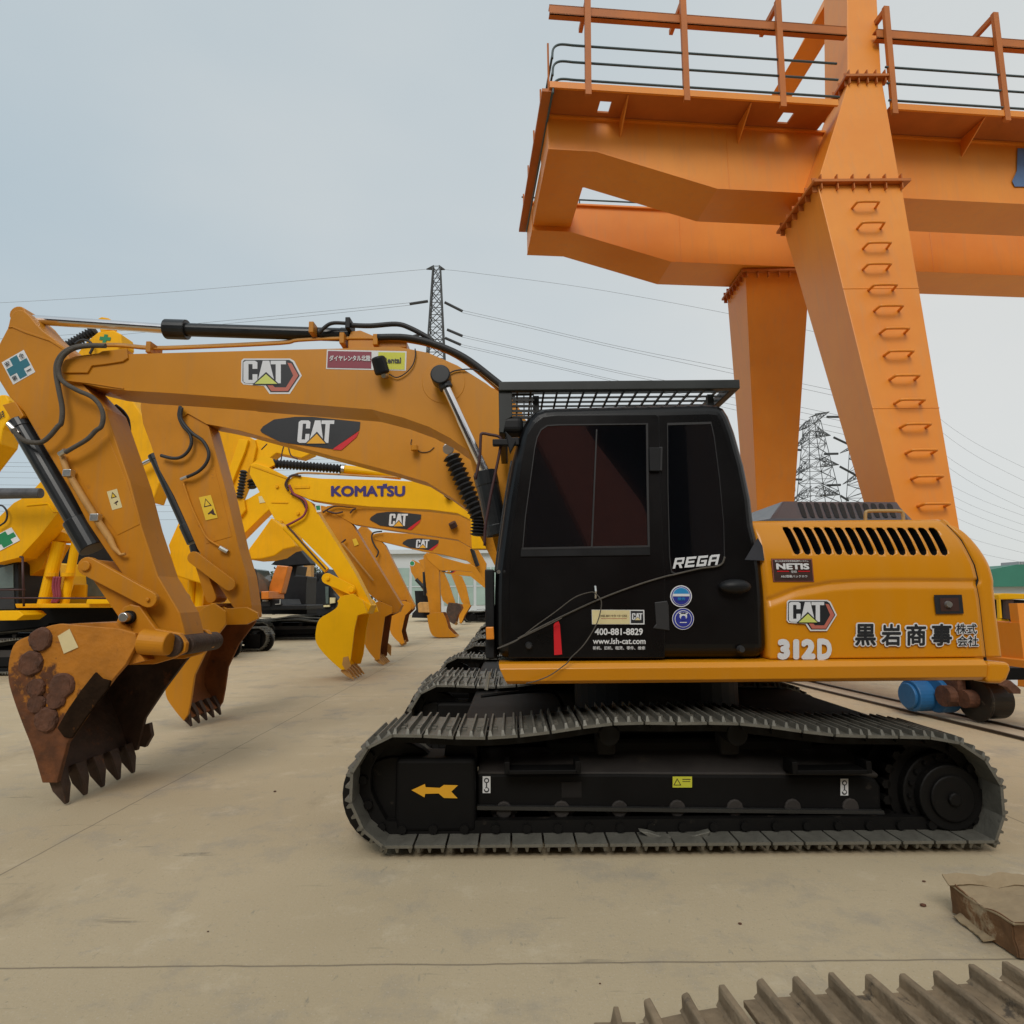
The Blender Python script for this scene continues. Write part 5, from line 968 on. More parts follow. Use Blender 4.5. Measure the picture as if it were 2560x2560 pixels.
# ---------------------------------------------------------------- third machine, brighter yellow
K = thing('excavator', 'bright yellow excavator between the amber ones, blue lettering on its boom', 'excavator', (.2, 11.9, 0), GR)
YK = 11.85
bK, sK, kK = arm(K, YK, Q('c3', 345,1625, 325,1590, 330,1555, 380,1515, 560,1535, 1000,1545, 1300,1560, 1400,1600, 1530,1680, 1640,1780)+Q('c4', 1700,500, 1700,640, 1600,640, 1590,440, 1500,395, 1300,370, 900,350, 600,320, 480,300),
   Q('c4', 75,55, 110,50, 200,80, 340,150, 350,240, 490,320, 640,560, 790,800, 905,1025, 890,1075, 830,1085, 720,900, 640,780, 450,590, 330,480, 240,440, 140,260, 65,125),
   Q('c4', 780,950, 690,975, 672,1040, 620,1080, 550,1125, 525,1200, 528,1290, 600,1385, 700,1475), Q('c4', 745,1470, 765,1400, 790,1200, 812,1100, 880,1080, 850,1000), q('c4', 715,1490), q('c4', 778,1545), 'kom', 'kom', bkw=.95, tm='dusty')
DKm = Dec(q('c4', 0, 0), q('c4', 1932, 0), q('c4', 0, 1932), YK-.175, K, 1932, 1932)
kt = text('lettering', 'KOMATSU', DKm, 628,205, 1140,280, M['navy'], bK, bold=.045, lift=.006); decal('lettering', DKm, [([(985,194),(1015,190),(1015,212),(985,214)], 'navy', 2)], bK)
a, b, c = P(q('c3', 200,1430), YK-.0), P(q('c3', 705,1470), YK), P(q('c3', 1110,1515), YK)
bellows('bellows', a, b, .095, 22, M['rubber'], K); obj('stick_cylinder', tube(B(), [b, c], .085, 16), M['kom'], K); obj('collar', tube(B(), [b, b.lerp(c, .05)], .10, 16), M['steel'], K)
obj('cylinder_mount', prism(Q('c3', 75,1440, 150,1380, 220,1395, 240,1440, 160,1480), YK-.1, YK+.1), M['kom'], K)
hose('hydraulic_pipe', Q('c3', 350,1560, 400,1500, 640,1505, 900,1520, 1200,1535, 1400,1590), YK-.12, .02, M['dusty'], K)
hose('hydraulic_hose', Q('c4', 340,200, 370,260, 440,300, 460,350, 440,410, 380,450, 320,480), YK-.22, .022, M['maroon'], K)
rod('cylinder', P(q('c4', 310,490), YK-.1), P(q('c4', 600,790), YK-.1), .06, M['kom'], K); rod('rod', P(q('c4', 320,475), YK-.18), P(q('c4', 590,780), YK-.18), .016, M['brown'], K, 8)
p0, p1, p2 = P(q('c4', 605, 845), YK-.2), P(q('c4', 768, 922), YK-.2), P(q('c4', 740, 985), YK-.2)
link('link', p0, p1, .10, .09, YK-.25, YK-.2, 'kom', K); link('bucket_link', p0, p2, .07, .1, YK-.12, YK+.12, 'kom', K)
obj('ear', prism(Q('c4', 670,1000, 720,960, 830,985, 905,1030, 880,1090, 800,1100, 700,1060), YK-.25, YK+.25), M['kom'], kK[0], bevel=.01)
decal('sticker', DKm, [([(518,338),(556,334),(562,384),(530,388)], 'white', 3), ([(524,344),(552,342),(555,372),(530,374)], 'green', 4)], sK)
obj('work_lamp', tube(B(), [P(q('c3', 1425,1645), YK-.3), P(q('c3', 1450,1665), YK-.2)], .06, 10), M['brown'], K)
shared_base(K, 0, 0, upper=True); shift_upper(K, 1.1); shift_tracks(K, .95)
for c_, r_ in ((q('c4', 768, 922), .09), (q('c4', 605, 845), .06)): p = P(c_, YK-.27); obj('pin', disc(B(), p, r_*.6, YK-.29, YK-.25, 18), M['kom'], K, bevel=.01)
for l in (Q('c3', 330,1600, 322,1560, 360,1515, 420,1520), Q('c3', 335,1620, 312,1575, 345,1520, 400,1505), Q('c3', 350,1640, 420,1680, 455,1740)): hose('hydraulic_hose', l, YK-.2, .018, M['brown'], K)
pz_ = lambda nm, l, m, y0, par: obj(nm, prism(l, y0, y0+.01), M[m], par)
pz_('bracket', Q('c3', 370,1590, 480,1585, 480,1600, 375,1604), 'komd', YK-.185, bK); pz_('weld_plate', Q('c3', 75,1450, 90,1445, 340,1530, 345,1545), 'komd', YK-.165, sK)
pz_('weld_plate', Q('c4', 215,315, 330,318, 330,326, 215,323), 'komd', YK-.165, sK)
for c_ in (q('c4', 255,210), q('c4', 400,395), q('c4', 285,455)): p = P(c_, YK-.17); obj('bolt', disc(B(), p, .03, YK-.19, YK-.15, 10), M['komd'], sK)
bxk = P(q('c4', 720,1400), YK-.5); obj('patch', prism(Q('c4', 712,1390, 745,1382, 765,1450, 730,1480, 705,1440), YK-.50, YK-.487), M['dusty'], kK[0])
# ---------------------------------------------------------------- machines further down the row
def far_machine(Yc, x, label, boom, stick, bkb, bkf, lip, tip, sw=None, **kw):
    r = thing('excavator', label, 'excavator', (x, Yc, 0), GR); b, s, k = arm(r, Yc, boom, stick, bkb, bkf, lip, tip, 'cat', 'catstick', tm='dusty', **kw)
    if sw: swoosh(*sw, Yc-kw.get('bw', .34)/2-.01, b)
    shared_base(r, 0, 0, upper=True); shift_upper(r, 1.1); shift_tracks(r, .8); return r, b, s, k
Y4 = 14.4
m4, b4, s4, k4 = far_machine(Y4, .3, 'amber excavator with a swoosh on its boom, right behind the bright yellow machine\'s bucket',
  Q('c4', 650,395, 600,400, 560,370, 600,345, 700,330, 1000,340, 1300,355, 1500,380, 1600,440, 1660,520, 1680,640, 1610,640, 1500,578, 1350,555, 1100,520, 900,490, 780,470),
  Q('c4', 560,340, 680,370, 780,480, 950,760, 1115,1030, 1095,1075, 1050,1090, 1000,1040, 900,960, 760,790, 600,560, 520,420),
  Q('c4', 960,1000, 890,1040, 860,1110, 845,1210, 870,1320, 940,1410), Q('c4', 965,1400, 970,1320, 1000,1110, 1050,1085, 1050,1040), q('c4', 945,1410), q('c4', 990,1444), (q('c4', 895,385), q('c4', 1253,385), q('c4', 895,510)), bkw=.8)
for l in (Q('c4', 570,390, 640,350, 700,345, 760,352, 900,345, 1100,352), Q('c4', 600,380, 660,395, 710,385), Q('c4', 700,600, 730,575), Q('c4', 760,395, 780,370, 800,362)): hose('hydraulic_hose', l, Y4-.25, .02, M['brown'], m4)
pz_('sticker', Q('c4', 775,575, 800,568, 820,610, 790,622), 'warn', Y4-.17, s4); pz_('sticker', Q('c4', 960,715, 1000,708, 1015,760, 975,768), 'warn', 19.9-.2, m4) if 0 else None
p = P(q('c4', 1470, 475), Y4-.3); obj('work_lamp', tube(B(), [P(q('c4', 1462,460), Y4-.3), P(q('c4', 1478,492), Y4-.25)], .09, 10), M['brown'], m4)
rod('bucket_cylinder', P(q('c4', 705,600), Y4-.25), P(q('c4', 920,860), Y4-.25), .02, M['dusty'], m4, 8)
obj('side_cutter', prism(Q('c4', 1020,1290, 1043,1310, 1040,1380, 1015,1350), Y4+.35, Y4+.4), M['dusty'], k4[0])
Y5 = 19.9
m5, b5, s5, k5 = far_machine(Y5, .2, 'fifth arm of the row, slim amber boom with a swoosh, pointed bucket touching the ground',
  Q('c4', 935,580, 915,560, 930,535, 1000,525, 1300,545, 1500,572, 1640,640, 1700,740, 1690,860, 1620,760, 1560,720, 1400,680, 1250,655, 1100,620),
  Q('c4', 850,470, 900,520, 1000,615, 1100,820, 1205,1035, 1185,1060, 1150,1055, 1100,1000, 1000,860, 900,690, 800,520),
  Q('c4', 1140,1000, 1080,1010, 1050,1080, 1035,1200, 1070,1260, 1115,1300), Q('c4', 1135,1290, 1115,1210, 1140,1100, 1180,1060, 1180,1020), q('c4', 1110,1295), q('c4', 1120,1312), (q('c4', 1120,568), q('c4', 1373,568), q('c4', 1120,652)), bkw=.8, nt=4)
hose('hydraulic_hose', Q('c4', 980,520, 920,530, 910,570, 930,620, 955,660, 940,700), Y5-.3, .025, M['rubber'], m5); rod('rod', P(q('c4', 1600,640), Y5-.4), P(q('c4', 1640,760), Y5-.4), .07, M['cyl'], m5, 10)
Y6 = 24.3
m6_, b6, s6, k6 = far_machine(Y6, .3, 'amber excavator with its stick upright and the bucket curled flat on the ground',
  Q('c4', 1300,720, 1280,680, 1320,660, 1400,700, 1600,755, 1700,800, 1700,900, 1600,800, 1500,790, 1380,790), Q('c4', 1265,690, 1290,665, 1330,690, 1375,790, 1385,1120, 1370,1180, 1330,1180, 1310,1100, 1280,860),
  Q('c4', 1290,1100, 1300,1160, 1315,1215, 1345,1248, 1420,1252, 1475,1250), Q('c4', 1495,1245, 1475,1225, 1440,1190, 1420,1120, 1400,1080, 1340,1080), q('c4', 1475,1247), q('c4', 1500,1248), bkw=1.0, nt=4)
rod('bucket_cylinder', P(q('c4', 1270,800), Y6-.1), P(q('c4', 1275,960), Y6-.1), .06, M['cyl'], m6_, 10)
Y7 = 30.0
m7, b7, s7, k7_ = far_machine(Y7, .4, 'distant amber excavator with a dark rusty bucket, seventh in the row',
  Q('c4', 1350,790, 1330,760, 1400,765, 1600,790, 1700,830, 1700,920, 1590,830, 1450,815), Q('c4', 1360,790, 1400,790, 1440,880, 1485,1015, 1470,1035, 1440,1030, 1400,1000, 1370,900),
  Q('c4', 1440,1010, 1425,1060, 1428,1110, 1450,1145, 1475,1160), Q('c4', 1488,1150, 1500,1100, 1530,1050, 1520,1025, 1480,1015), q('c4', 1480,1155), q('c4', 1490,1168), (q('c4', 1376,772), q('c4', 1492,772), q('c4', 1376,808)), bkw=1.1, bpaint='ruststeel', nt=4)
Y8 = 36.5
m8, b8, s8, k8 = far_machine(Y8, .6, 'farthest amber excavator of the row, half hidden by the black cab',
  Q('c4', 1440,790, 1430,760, 1500,745, 1620,740, 1700,770, 1700,850, 1580,790), Q('c4', 1450,800, 1530,830, 1560,900, 1590,1035, 1570,1045, 1530,1010, 1490,900),
  Q('c4', 1535,1020, 1520,1060, 1510,1110, 1518,1150), Q('c4', 1530,1150, 1550,1100, 1575,1060, 1590,1035, 1570,1020), q('c4', 1518,1150), q('c4', 1524,1158), (q('c4', 1465,748), q('c4', 1600,748), q('c4', 1465,792)), bkw=1.1, nt=4)
Y9 = 41.0
m9 = thing('excavator', 'far excavator whose arm with a round green mark leans left, farthest back', 'excavator', (-1.0, Y9, 0), GR)
obj('stick', prism(Q('c4', 1170,735, 1190,715, 1240,740, 1270,790, 1285,860, 1320,960, 1300,980, 1210,850, 1180,800), Y9-.2, Y9+.2), M['catstick'], m9); rod('bucket_cylinder', P(q('c4', 1215,850), Y9-.3), P(q('c4', 1310,950), Y9-.3), .12, M['cyl'], m9, 8)
obj('boom', prism(Q('c4', 1230,720, 1300,700, 1420,720, 1600,770, 1600,830, 1400,780, 1270,790), Y9-.2, Y9+.2), M['catstick'], m9)
obj('house', prism(Q('c4', 1205,930, 1330,930, 1330,1120, 1185,1115, 1190,1085, 1215,1060), Y9+1.5, Y9+3), M['blackm'], m9)
obj('counterweight', prism(Q('c4', 1225,1020, 1240,1008, 1330,1010, 1330,1080, 1230,1080), Y9-.3, Y9+2), M['dusty'], m9, bevel=.05)
shared_base(m9, 0, 0, upper=False)
dg = Dec(q('c4', 1170,722), q('c4', 1206,722), q('c4', 1170,760), Y9-.22, m9, 100, 100); decal('sticker', dg, [(circ(50,50,50,20), 'white', 0), (circ(50,50,42,20), 'green', 1)], m9)
# ---------------------------------------------------------------- yellow machines on the left, facing the row
def base_at(root, rz, tr_only=True):
    root.rotation_euler.z = rz; shared_base(root, 0, 0, upper=False)
GL = 'yellow excavators facing the row from the left'
def pz(name, l, Y0, th, m, par, bevel=.01, **k): return obj(name, prism(l, Y0, Y0+th, **k), M[m], par, bevel=bevel)
def late_root(name, label, cat, loc, group, rz):   # children are built in world space, then kept in place under the turned root
    r = thing(name, label, cat, loc, group); return r
class Base:   # track pair of a turned machine, parented with its own local matrices
    def __init__(s, root, rz):
        for ch in list(A.children):
            b = ch.name.split('.')[0]
            if b in ('track', 'car_body', 'track_frame', 'final_drive', 'sprocket', 'idler'):
                c = local_copy_sel(ch, root); c.rotation_euler.z = rz
L1 = thing('excavator', 'yellow excavator at the left edge with a green cross sticker, facing the amber row', 'excavator', (-9.7, 14.0, 0), GL); Base(L1, R(176))
YL = 12.4
b1 = pz('boom', Q('l1', -60,650, 0,610, 110,505, 230,440, 330,330, 350,300, 400,470, 480,570, 330,760, 160,945, 0,985, -60,1000), YL, .45, 'komd', L1)
pz('seam', Q('l1', 210,530, 215,518, 380,505, 405,525, 430,570, 495,572, 490,580, 425,578, 380,515), YL-.02, .02, 'kom', b1, 0)
obj('stick_cylinder', tube(B(), [P(q('l1', -80,432), 11.9), P(q('l1', 330,428), 11.9)], [.11,.10], 16), mat('weathered grey cylinder', (.07,.07,.075), .5, var=.4, scale=6), L1, bevel=.01)
dg = Dec(q('l1', -40,740), q('l1', 60,720), q('l1', -20,900), YL-.01, L1, 100, 100)
dg = Dec(q('l1', -75,790), q('l1', 40,730), q('l1', -5,895), YL-.01, L1, 100, 100)
s_ = decal('safety_sticker', dg, [(rect(0,0,145,100), 'white', 0), ([(34,5),(100,5),(100,34),(140,34),(140,66),(100,66),(100,95),(34,95),(34,66),(5,66),(5,34),(34,34)], 'green', 1)], b1)
hose('hydraulic_hose', Q('l1', -20,525, 20,530, 50,565, 58,610, 40,660, -20,700), YL-.08, .018, M['rubber'], L1)
pz('boom_underside', Q('l1', 300,780, 390,700, 500,740, 600,780, 560,815, 430,820), YL+.5, .4, 'komd', b1)
pz('house', Q('l1', 390,700, 420,640, 500,590, 600,760, 590,790, 520,770), YL+1.4, .6, 'komd', L1, .03)
cbx = pz('cab', Q('l1', -160,1010, -60,975, 120,975, 150,1000, 150,1370, -160,1375), YL+.3, 1.2, 'blackm', L1, .03)
M['cabglass'] = mat('grey green cab glass', (.10,.13,.12), .08, var=.2)
pz('window', Q('l1', -150,1120, -40,1040, 105,1000, 108,1190, -150,1200), YL+.28, .02, 'cabglass', cbx, 0)
pz('door', Q('l1', -150,1210, 112,1205, 118,1360, -150,1365), YL+.28, .02, 'seal', cbx, 0)
pz('house', Q('l1', 155,960, 240,985, 300,1080, 330,1200, 290,1345, 130,1345, 150,1200), YL+1.0, 2.0, 'kom', L1, .06)
pz('boom_foot', Q('l1', 240,820, 440,828, 400,900, 330,1040, 200,1115, 165,1060, 160,960), YL+.6, .5, 'komd', L1, .02)
pz('house', Q('l1', 590,1160, 695,1160, 690,1275, 560,1275), YL+1.2, 1.5, 'komd', L1, .03); pz('panel', Q('l1', 690,1090, 780,1100, 850,1200, 850,1262, 700,1262), YL+1.25, .1, 'cabglass', L1, .01)
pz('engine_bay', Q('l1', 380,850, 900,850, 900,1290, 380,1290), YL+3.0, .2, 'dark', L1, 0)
for xa, xb, w_ in ((478,352,.125),(612,516,.085)): obj('boom_cylinder', tube(B(), [P(q('l1', xa,820), YL+.5), P(q('l1', xb,1335), YL+.5)], w_, 16), M['kom'], L1); obj('clamp', tube(B(), [P(q('l1', xa-60,1070), YL+.4), P(q('l1', xa-62,1100), YL+.4)], .12, 12), M['komd'], L1)
for i in range(3): hose('hydraulic_hose', Q('l1', 440+i*22,1100, 430+i*22,1180, 440+i*20,1260, 420+i*15,1310), YL+.35, .03, M['maroon'], L1)
pz('platform', Q('l1', 120,1318, 890,1318, 900,1350, 130,1352), YL, 1.8, 'komd', L1); pz('plate', Q('l1', 700,1282, 888,1272, 895,1318, 690,1322), YL-.1, .1, 'kom', L1); pz('platform', Q('l1', -100,1375, 150,1375, 190,1410, 130,1452, -100,1455), YL-.4, .6, 'kom', L1)
pz('car_body', Q('l1', -100,1352, 955,1352, 940,1400, 925,1470, 400,1478, 380,1500, -100,1560), YL+.9, 1.6, 'frame', L1, .02)
for l in (Q('l1', 182,940, 185,1100, 192,1340), Q('l1', -60,1205, 200,1205), Q('l1', -60,1272, 200,1272, 880,1275), Q('l1', 160,940, 182,942)):
    shade_tube('hand_rail', tube(B(), PP(l, YL-.3), .02, 6), M['darkred'], L1)
# peak of a raised yellow boom showing over the nearest arm
L2 = thing('excavator', 'yellow excavator whose boom elbow with a green cross shows above the nearest arm', 'excavator', (-9.2, 17.6, 0), GL); Base(L2, R(178))
Y2 = 14.0
e1 = pz('boom', Q('c1', 520,420, 540,385, 600,310, 680,245, 780,235, 835,262, 842,330, 800,400, 900,700, 1010,860, 1100,1290, 1050,1430, 930,1170, 700,700, 560,480), Y2, .5, 'komd', L2, .03)
pz('boom_tip', Q('c1', 672,155, 700,142, 745,150, 772,178, 740,240, 690,250), Y2+.1, .3, 'komd', L2, .03)
bellows('bellows', P(q('c1', 470,345), Y2+.1), P(q('c1', 660,235), Y2+.1), .13, 10, M['rubber'], L2)
dg = Dec(q('c1', 695,262), q('c1', 770,268), q('c1', 680,320), Y2-.01, L2, 100, 100); decal('safety_sticker', dg, [([(34,0),(66,0),(66,30),(100,30),(100,70),(66,70),(66,100),(34,100),(34,70),(0,70),(0,30),(34,30)], 'green', 0)], e1)
hose('hydraulic_hose', Q('c1', 520,330, 560,305, 610,310, 640,350, 620,400), Y2-.1, .03, M['rubber'], L2)
pz('house', Q('c2', 1170,40, 1330,0, 1400,60, 1420,330, 1460,480, 1170,500), Y2+1, 1.5, 'komd', L2, .04)
pz('boom', Q('c1', 1230,1560, 1160,1720, 1210,1932, 1400,1990, 1420,1900, 1300,1700), Y2, .6, 'komd', L2, .03); rod('rod', P(q('c1', 945,1180), Y2-.2), P(q('c1', 1100,1100), Y2-.2), .05, M['chrome'], L2)
for x in (1325, 1380): obj('boom_cylinder', tube(B(), [P(q('c2', x+10,210), Y2+.6), P(q('c2', x-10,490), Y2+.6)], .09, 12), M['kom'], L2)
pz('hose_bundle', Q('c2', 1345,220, 1365,220, 1365,480, 1345,480), Y2+.7, .1, 'maroon', L2, 0)
pz('platform', Q('c2', 1200,495, 1480,495, 1480,520, 1200,520), Y2+.5, 1, 'kom', L2)
# boom fragment at the left edge with dark letters
L3 = thing('excavator', 'yellow excavator cut by the left edge, only the boom end with dark letters in view', 'excavator', (-13.5, 18.5, 0), GL)
b3 = pz('boom', Q('c1', -260,1160, -260,1000, 0,680, 40,680, 62,720, 60,850, 20,920, 0,1020, -140,1200), 13.0, .5, 'kom', L3, .03); Base(L3, R(180))
d3_ = Dec(q('c1', -60,840), q('c1', 22,790), q('c1', -50,880), 12.98, L3, 100, 30); decal('lettering', d3_, [(rect(55,0,66,30), 'ink', 0), (rect(72,0,78,30), 'ink', 0), (rect(84,0,100,8), 'ink', 0), (rect(84,12,100,19), 'ink', 0), (rect(84,24,100,30), 'ink', 0)], b3)
# machine with its boom raised behind the second arm
L4 = thing('excavator', 'yellow excavator between the second and third arms, bellows on its cylinder, bucket curled up', 'excavator', (-8.6, 25.0, 0), GL)
Y4_ = 15.2
pz('boom', Q('l2', 730,330, 900,300, 1240,480, 1260,570, 1220,760, 1180,810, 1000,1240, 960,1200, 880,860, 760,500), Y4_+.6, .5, 'komd', L4, .02)
pz('boom_edge', Q('l2', 1050,470, 1160,480, 1120,620, 960,1010, 905,905), Y4_+.5, .1, 'kom', L4, .01); pz('stick_head', Q('l2', 1230,480, 1500,420, 1900,560, 1932,640, 1800,700, 1500,640, 1400,720, 1360,760, 1200,760, 1200,640), Y4_+.7, .4, 'kom', L4, .02)
s4_ = pz('stick', Q('l2', 1000,1250, 1160,1190, 1310,1100, 1400,1200, 1440,1300, 1300,1430, 1050,1680, 1010,1500), Y4_, .4, 'dusty' if 0 else 'kom', L4, .02)
decal('sticker', Dec(q('l2', 1285,1165), q('l2', 1385,1150), q('l2', 1300,1250), Y4_-.01, L4, 100, 100), [(rect(0,0,95,95), 'cream', 0)], s4_)
bellows('bellows', P(q('l2', 1110,850), Y4_-.1), P(q('l2', 1055,1190), Y4_-.1), .10, 9, M['rubber'], L4)
bellows('bellows', P(q('l2', 1200,960), Y4_+.2), P(q('l2', 1215,1070), Y4_+.2), .12, 3, M['rubber'], L4)
pz('bucket', Q('c4', 40,700, 60,640, 120,560, 215,425, 290,480, 340,540, 380,610, 385,625, 300,645, 235,690, 150,710, 55,715), Y4_-.3, .9, 'komd', L4, .03)
pz('link', Q('l2', 980,1200, 1110,1200, 1130,1330, 1060,1420, 1000,1330), Y4_-.1, .2, 'komd', L4, .02)
for l in (Q('l2', 1590,560, 1570,640, 1560,720), Q('l2', 1650,580, 1680,670, 1760,715), Q('l2', 1390,530, 1320,600)): hose('hydraulic_hose', l, Y4_-.2, .016, M['brown'], L4)
Base(L4, R(180))
# dark machines far left of centre
GD = 'black and orange excavators in the back left'
M['or2'] = mat('orange machine paint', (.70,.20,.015), .4, coat=.2); M['cwhite'] = mat('pale panel', (.5,.5,.47), .5)
D0 = thing('excavator', 'excavator with a grey green cab window, left of the orange boom in the back', 'excavator', (-13.2, 22.8, 0), GD); Base(D0, R(180))
c0 = pz('cab', Q('l3', -100,490, 150,480, 215,500, 245,640, 262,800, 262,960, -100,960), 21.6, 1.4, 'cabglass', D0, .05); pz('post', Q('l3', 205,490, 225,500, 262,700, 262,960, 240,960, 235,680), 21.5, .1, 'blackm', c0, 0)
D1 = thing('excavator', 'black excavator with a bright orange boom and dark bucket held up, back left', 'excavator', (-10.9, 24.2, 0), GD); Base(D1, R(180))
pz('boom', Q('l3', 560,440, 725,455, 700,560, 620,870, 520,900, 430,850, 440,760, 520,520), 22.6, .5, 'or2', D1, .03); pz('bucket', Q('l3', 465,432, 600,310, 740,250, 830,145, 870,165, 1060,405, 1060,425, 720,445), 24, .7, 'blackm', D1, .02)
pz('cab', Q('l3', 720,445, 860,440, 830,600, 1010,605, 1000,700, 990,1050, 630,1050, 660,700, 700,580), 24.4, 1.3, 'blackm', D1, .04)
for l in (Q('l3', 770,470, 825,450, 805,580, 755,590), Q('l3', 862,430, 945,430, 940,598, 855,590)): pass
pz('counterweight', Q('l3', 315,835, 432,830, 432,950, 318,955), 21.6, 1.5, 'or2', D1, .03)
pz('house', Q('l3', 285,960, 480,955, 610,950, 640,1040, 1000,1040, 1000,1110, 320,1120, 290,1070), 22.0, 2, 'blackm', D1, .03)
pz('grille', Q('l3', 300,1000, 450,990, 455,1060, 300,1065), 21.95, .05, 'seal', D1, 0); pz('badge', Q('l3', 335,972, 420,970, 420,984, 335,986), 21.94, .05, 'cwhite', D1, 0); pz('lamp_frame', Q('l3', 600,955, 606,955, 606,1030, 530,1034, 528,1026, 598,1022), 21.9, .05, 'cwhite', D1, 0)
pz('car_body', Q('l3', 300,1060, 1010,1085, 1010,1180, 330,1180), 24.2, 1.2, 'frame', D1, .02)
D2 = thing('excavator', 'black excavator with pale yellow steps behind the bright yellow bucket, far back', 'excavator', (-10.1, 30.0, 0), GD); Base(D2, R(180))
pz('cab', Q('l3', 1060,650, 1130,640, 1160,545, 1175,690, 1230,600, 1270,480, 1400,640, 1410,870, 1480,965, 1440,1080, 1060,1090), 28.6, 1.5, 'blackm', D2, .05)
pz('stick', Q('l3', 950,430, 1075,420, 1070,600, 1040,880, 985,880, 1000,640), 31, .5, 'dusty', D2, .02); pz('window', Q('l3', 1285,760, 1335,765, 1335,1020, 1295,1020), 28.5, .05, 'cabglass', D2, 0)
for l in (Q('l3', 1020,930, 1080,925, 1105,1080, 1020,1085), Q('l3', 1355,930, 1430,930, 1425,1010, 1355,1020), Q('l3', 1260,1045, 1350,1040, 1350,1070, 1260,1072)): pz('step', l, 28.45, .15, 'cream', D2, 0)
pz('house', Q('l3', 640,1060, 1440,1080, 1390,1140, 1250,1200, 700,1180), 28.6, 2, 'blackm', D2, .03)
D3 = thing('excavator', 'farthest black excavator of the back left group, only its tracks and dark body clear', 'excavator', (-11.0, 36.0, 0), GD); Base(D3, R(180)); obj('house', box(B(), -13.6, -10.5, 34.8, 37.2, 1.0, 2.3), M['blackm'], D3, bevel=.05); obj('cab', box(B(), -11.5, -10.4, 34.8, 35.9, 2.3, 3.0), M['blackm'], D3, bevel=.08)
# ---------------------------------------------------------------- buildings and trees far back
M['glz'] = mat('pale green glazing', (.30,.40,.36), .2, var=.15, scale=.3); M['pale'] = mat('pale wall', (.50,.53,.54), .7, var=.05, scale=.2); M['grn'] = mat('green sheet roof', (.025,.16,.11), .5, var=.1, scale=.3); M['grey'] = mat('grey block wall', (.32,.34,.36), .8)
hb = thing('hall', 'low hall with pale green glass front at the end of the yard', 'hall', (-4, 62, 0))
obj('wall', box(B(), -13.5, 16, 62, 80, 0, 6.0), M['pale'], hb); obj('roof', box(B(), -14, 16.5, 61.5, 80.5, 6.0, 6.4), M['pale'], hb)
for i in range(9): x = -13.2+i*3.2; wn = obj('window', box(B(), x, x+2.9, 61.93, 61.99, .9, 4.6), M['glz'], hb); obj('frame', box(box(B(), x+1.4, x+1.5, 61.88, 61.94, .9, 4.6), x, x+2.9, 61.88, 61.94, 2.7, 2.8), M['pale'], wn)
gs = thing('shed', 'shed with a dark green roof beyond the crane at the right edge', 'shed', (48, 75, 0)); obj('wall', box(B(), 46, 90, 75, 95, 0, 2.6), M['pale'], gs)
za = P(q('m2', 1145,262), 75).z; obj('roof', add_poly(B(), [Vector((53.5,74,2.4)), Vector((95,74,2.4)), Vector((95,74,5.2)), Vector((60,74,5.0)), Vector((55,74,4.1))], [Vector((53.5,96,2.4)), Vector((95,96,2.4)), Vector((95,96,5.2)), Vector((60,96,5.0)), Vector((55,96,4.1))]), M['grn'], gs)
for x0, x1, y0, lb in ((1345,1400,135,'grey city tower with ribbed top at the right edge, taller one'), (1128,1186,186,'small pale grey tower block left of the taller tower')):
    tw = thing('tower_block', lb, 'tower', (P(q('m2', x0,250), 260).x, 260, 0)); f = PP(Q('m2', x0,260, x1,260, x1,y0, x0,y0), 260); f[0].z = f[1].z = 0
    obj('wall', add_poly(B(), f, [v+Vector((0,12,0)) for v in f]), M['grey'], tw)
    if x0 > 1200:
        for i in range(4): g = PP(Q('m2', x0+2+i*14,y0, x0+9+i*14,y0, x0+9+i*14,92, x0+2+i*14,92), 260); obj('fin', add_poly(B(), g, [v+Vector((0,10,0)) for v in g]), M['grey'], tw)
random.seed(11)
M['leaf'] = mat('dull green foliage', (.055,.075,.035), .8, var=.5, scale=.8); M['bark'] = mat('grey bark', (.10,.08,.06), .9)
def tree(x, y, h, lb):
    t = thing('tree', lb, 'tree', (x, y, 0), 'trees at the far end of the yard')
    tk = tube(B(), [Vector((x,y,0)), Vector((x+.1,y,h*.4)), Vector((x,y,h*.8))], [.16,.11,.04], 7)
    for i in range(5): an = random.uniform(0, 6.3); z = h*random.uniform(.35,.6); tube(tk, [Vector((x,y,z)), Vector((x+math.cos(an)*h*.2, y+math.sin(an)*h*.2, z+h*.2))], [.06,.02], 5)
    obj('trunk', tk, M['bark'], t); bm = B(); cl = [(Vector((x+random.gauss(0,h*.13), y+random.gauss(0,h*.13), h*random.uniform(.42,.92))), h*random.uniform(.09,.16)) for _ in range(13)]
    for c, r in cl:
        for _ in range(110):
            d = Vector((random.gauss(0,1), random.gauss(0,1), random.gauss(0,1))).normalized()*r*random.uniform(.5,1.15); p = c+d
            a_ = Vector((random.uniform(-1,1), random.uniform(-1,1), random.uniform(-1,1)))*.13; b_ = Vector((random.uniform(-1,1), random.uniform(-1,1), random.uniform(-1,1)))*.13
            bm.faces.new([bm.verts.new(p+a_), bm.verts.new(p+b_), bm.verts.new(p-a_*.6), bm.verts.new(p-b_)])
    obj('crown', bm, M['leaf'], t, norm=False)
for i in range(12): tree(-33.5+i*1.55+random.uniform(-.3,.3), 70+random.uniform(-3,4), random.uniform(4.3,5.6), 'small dull green tree in the tree row past the black excavators')
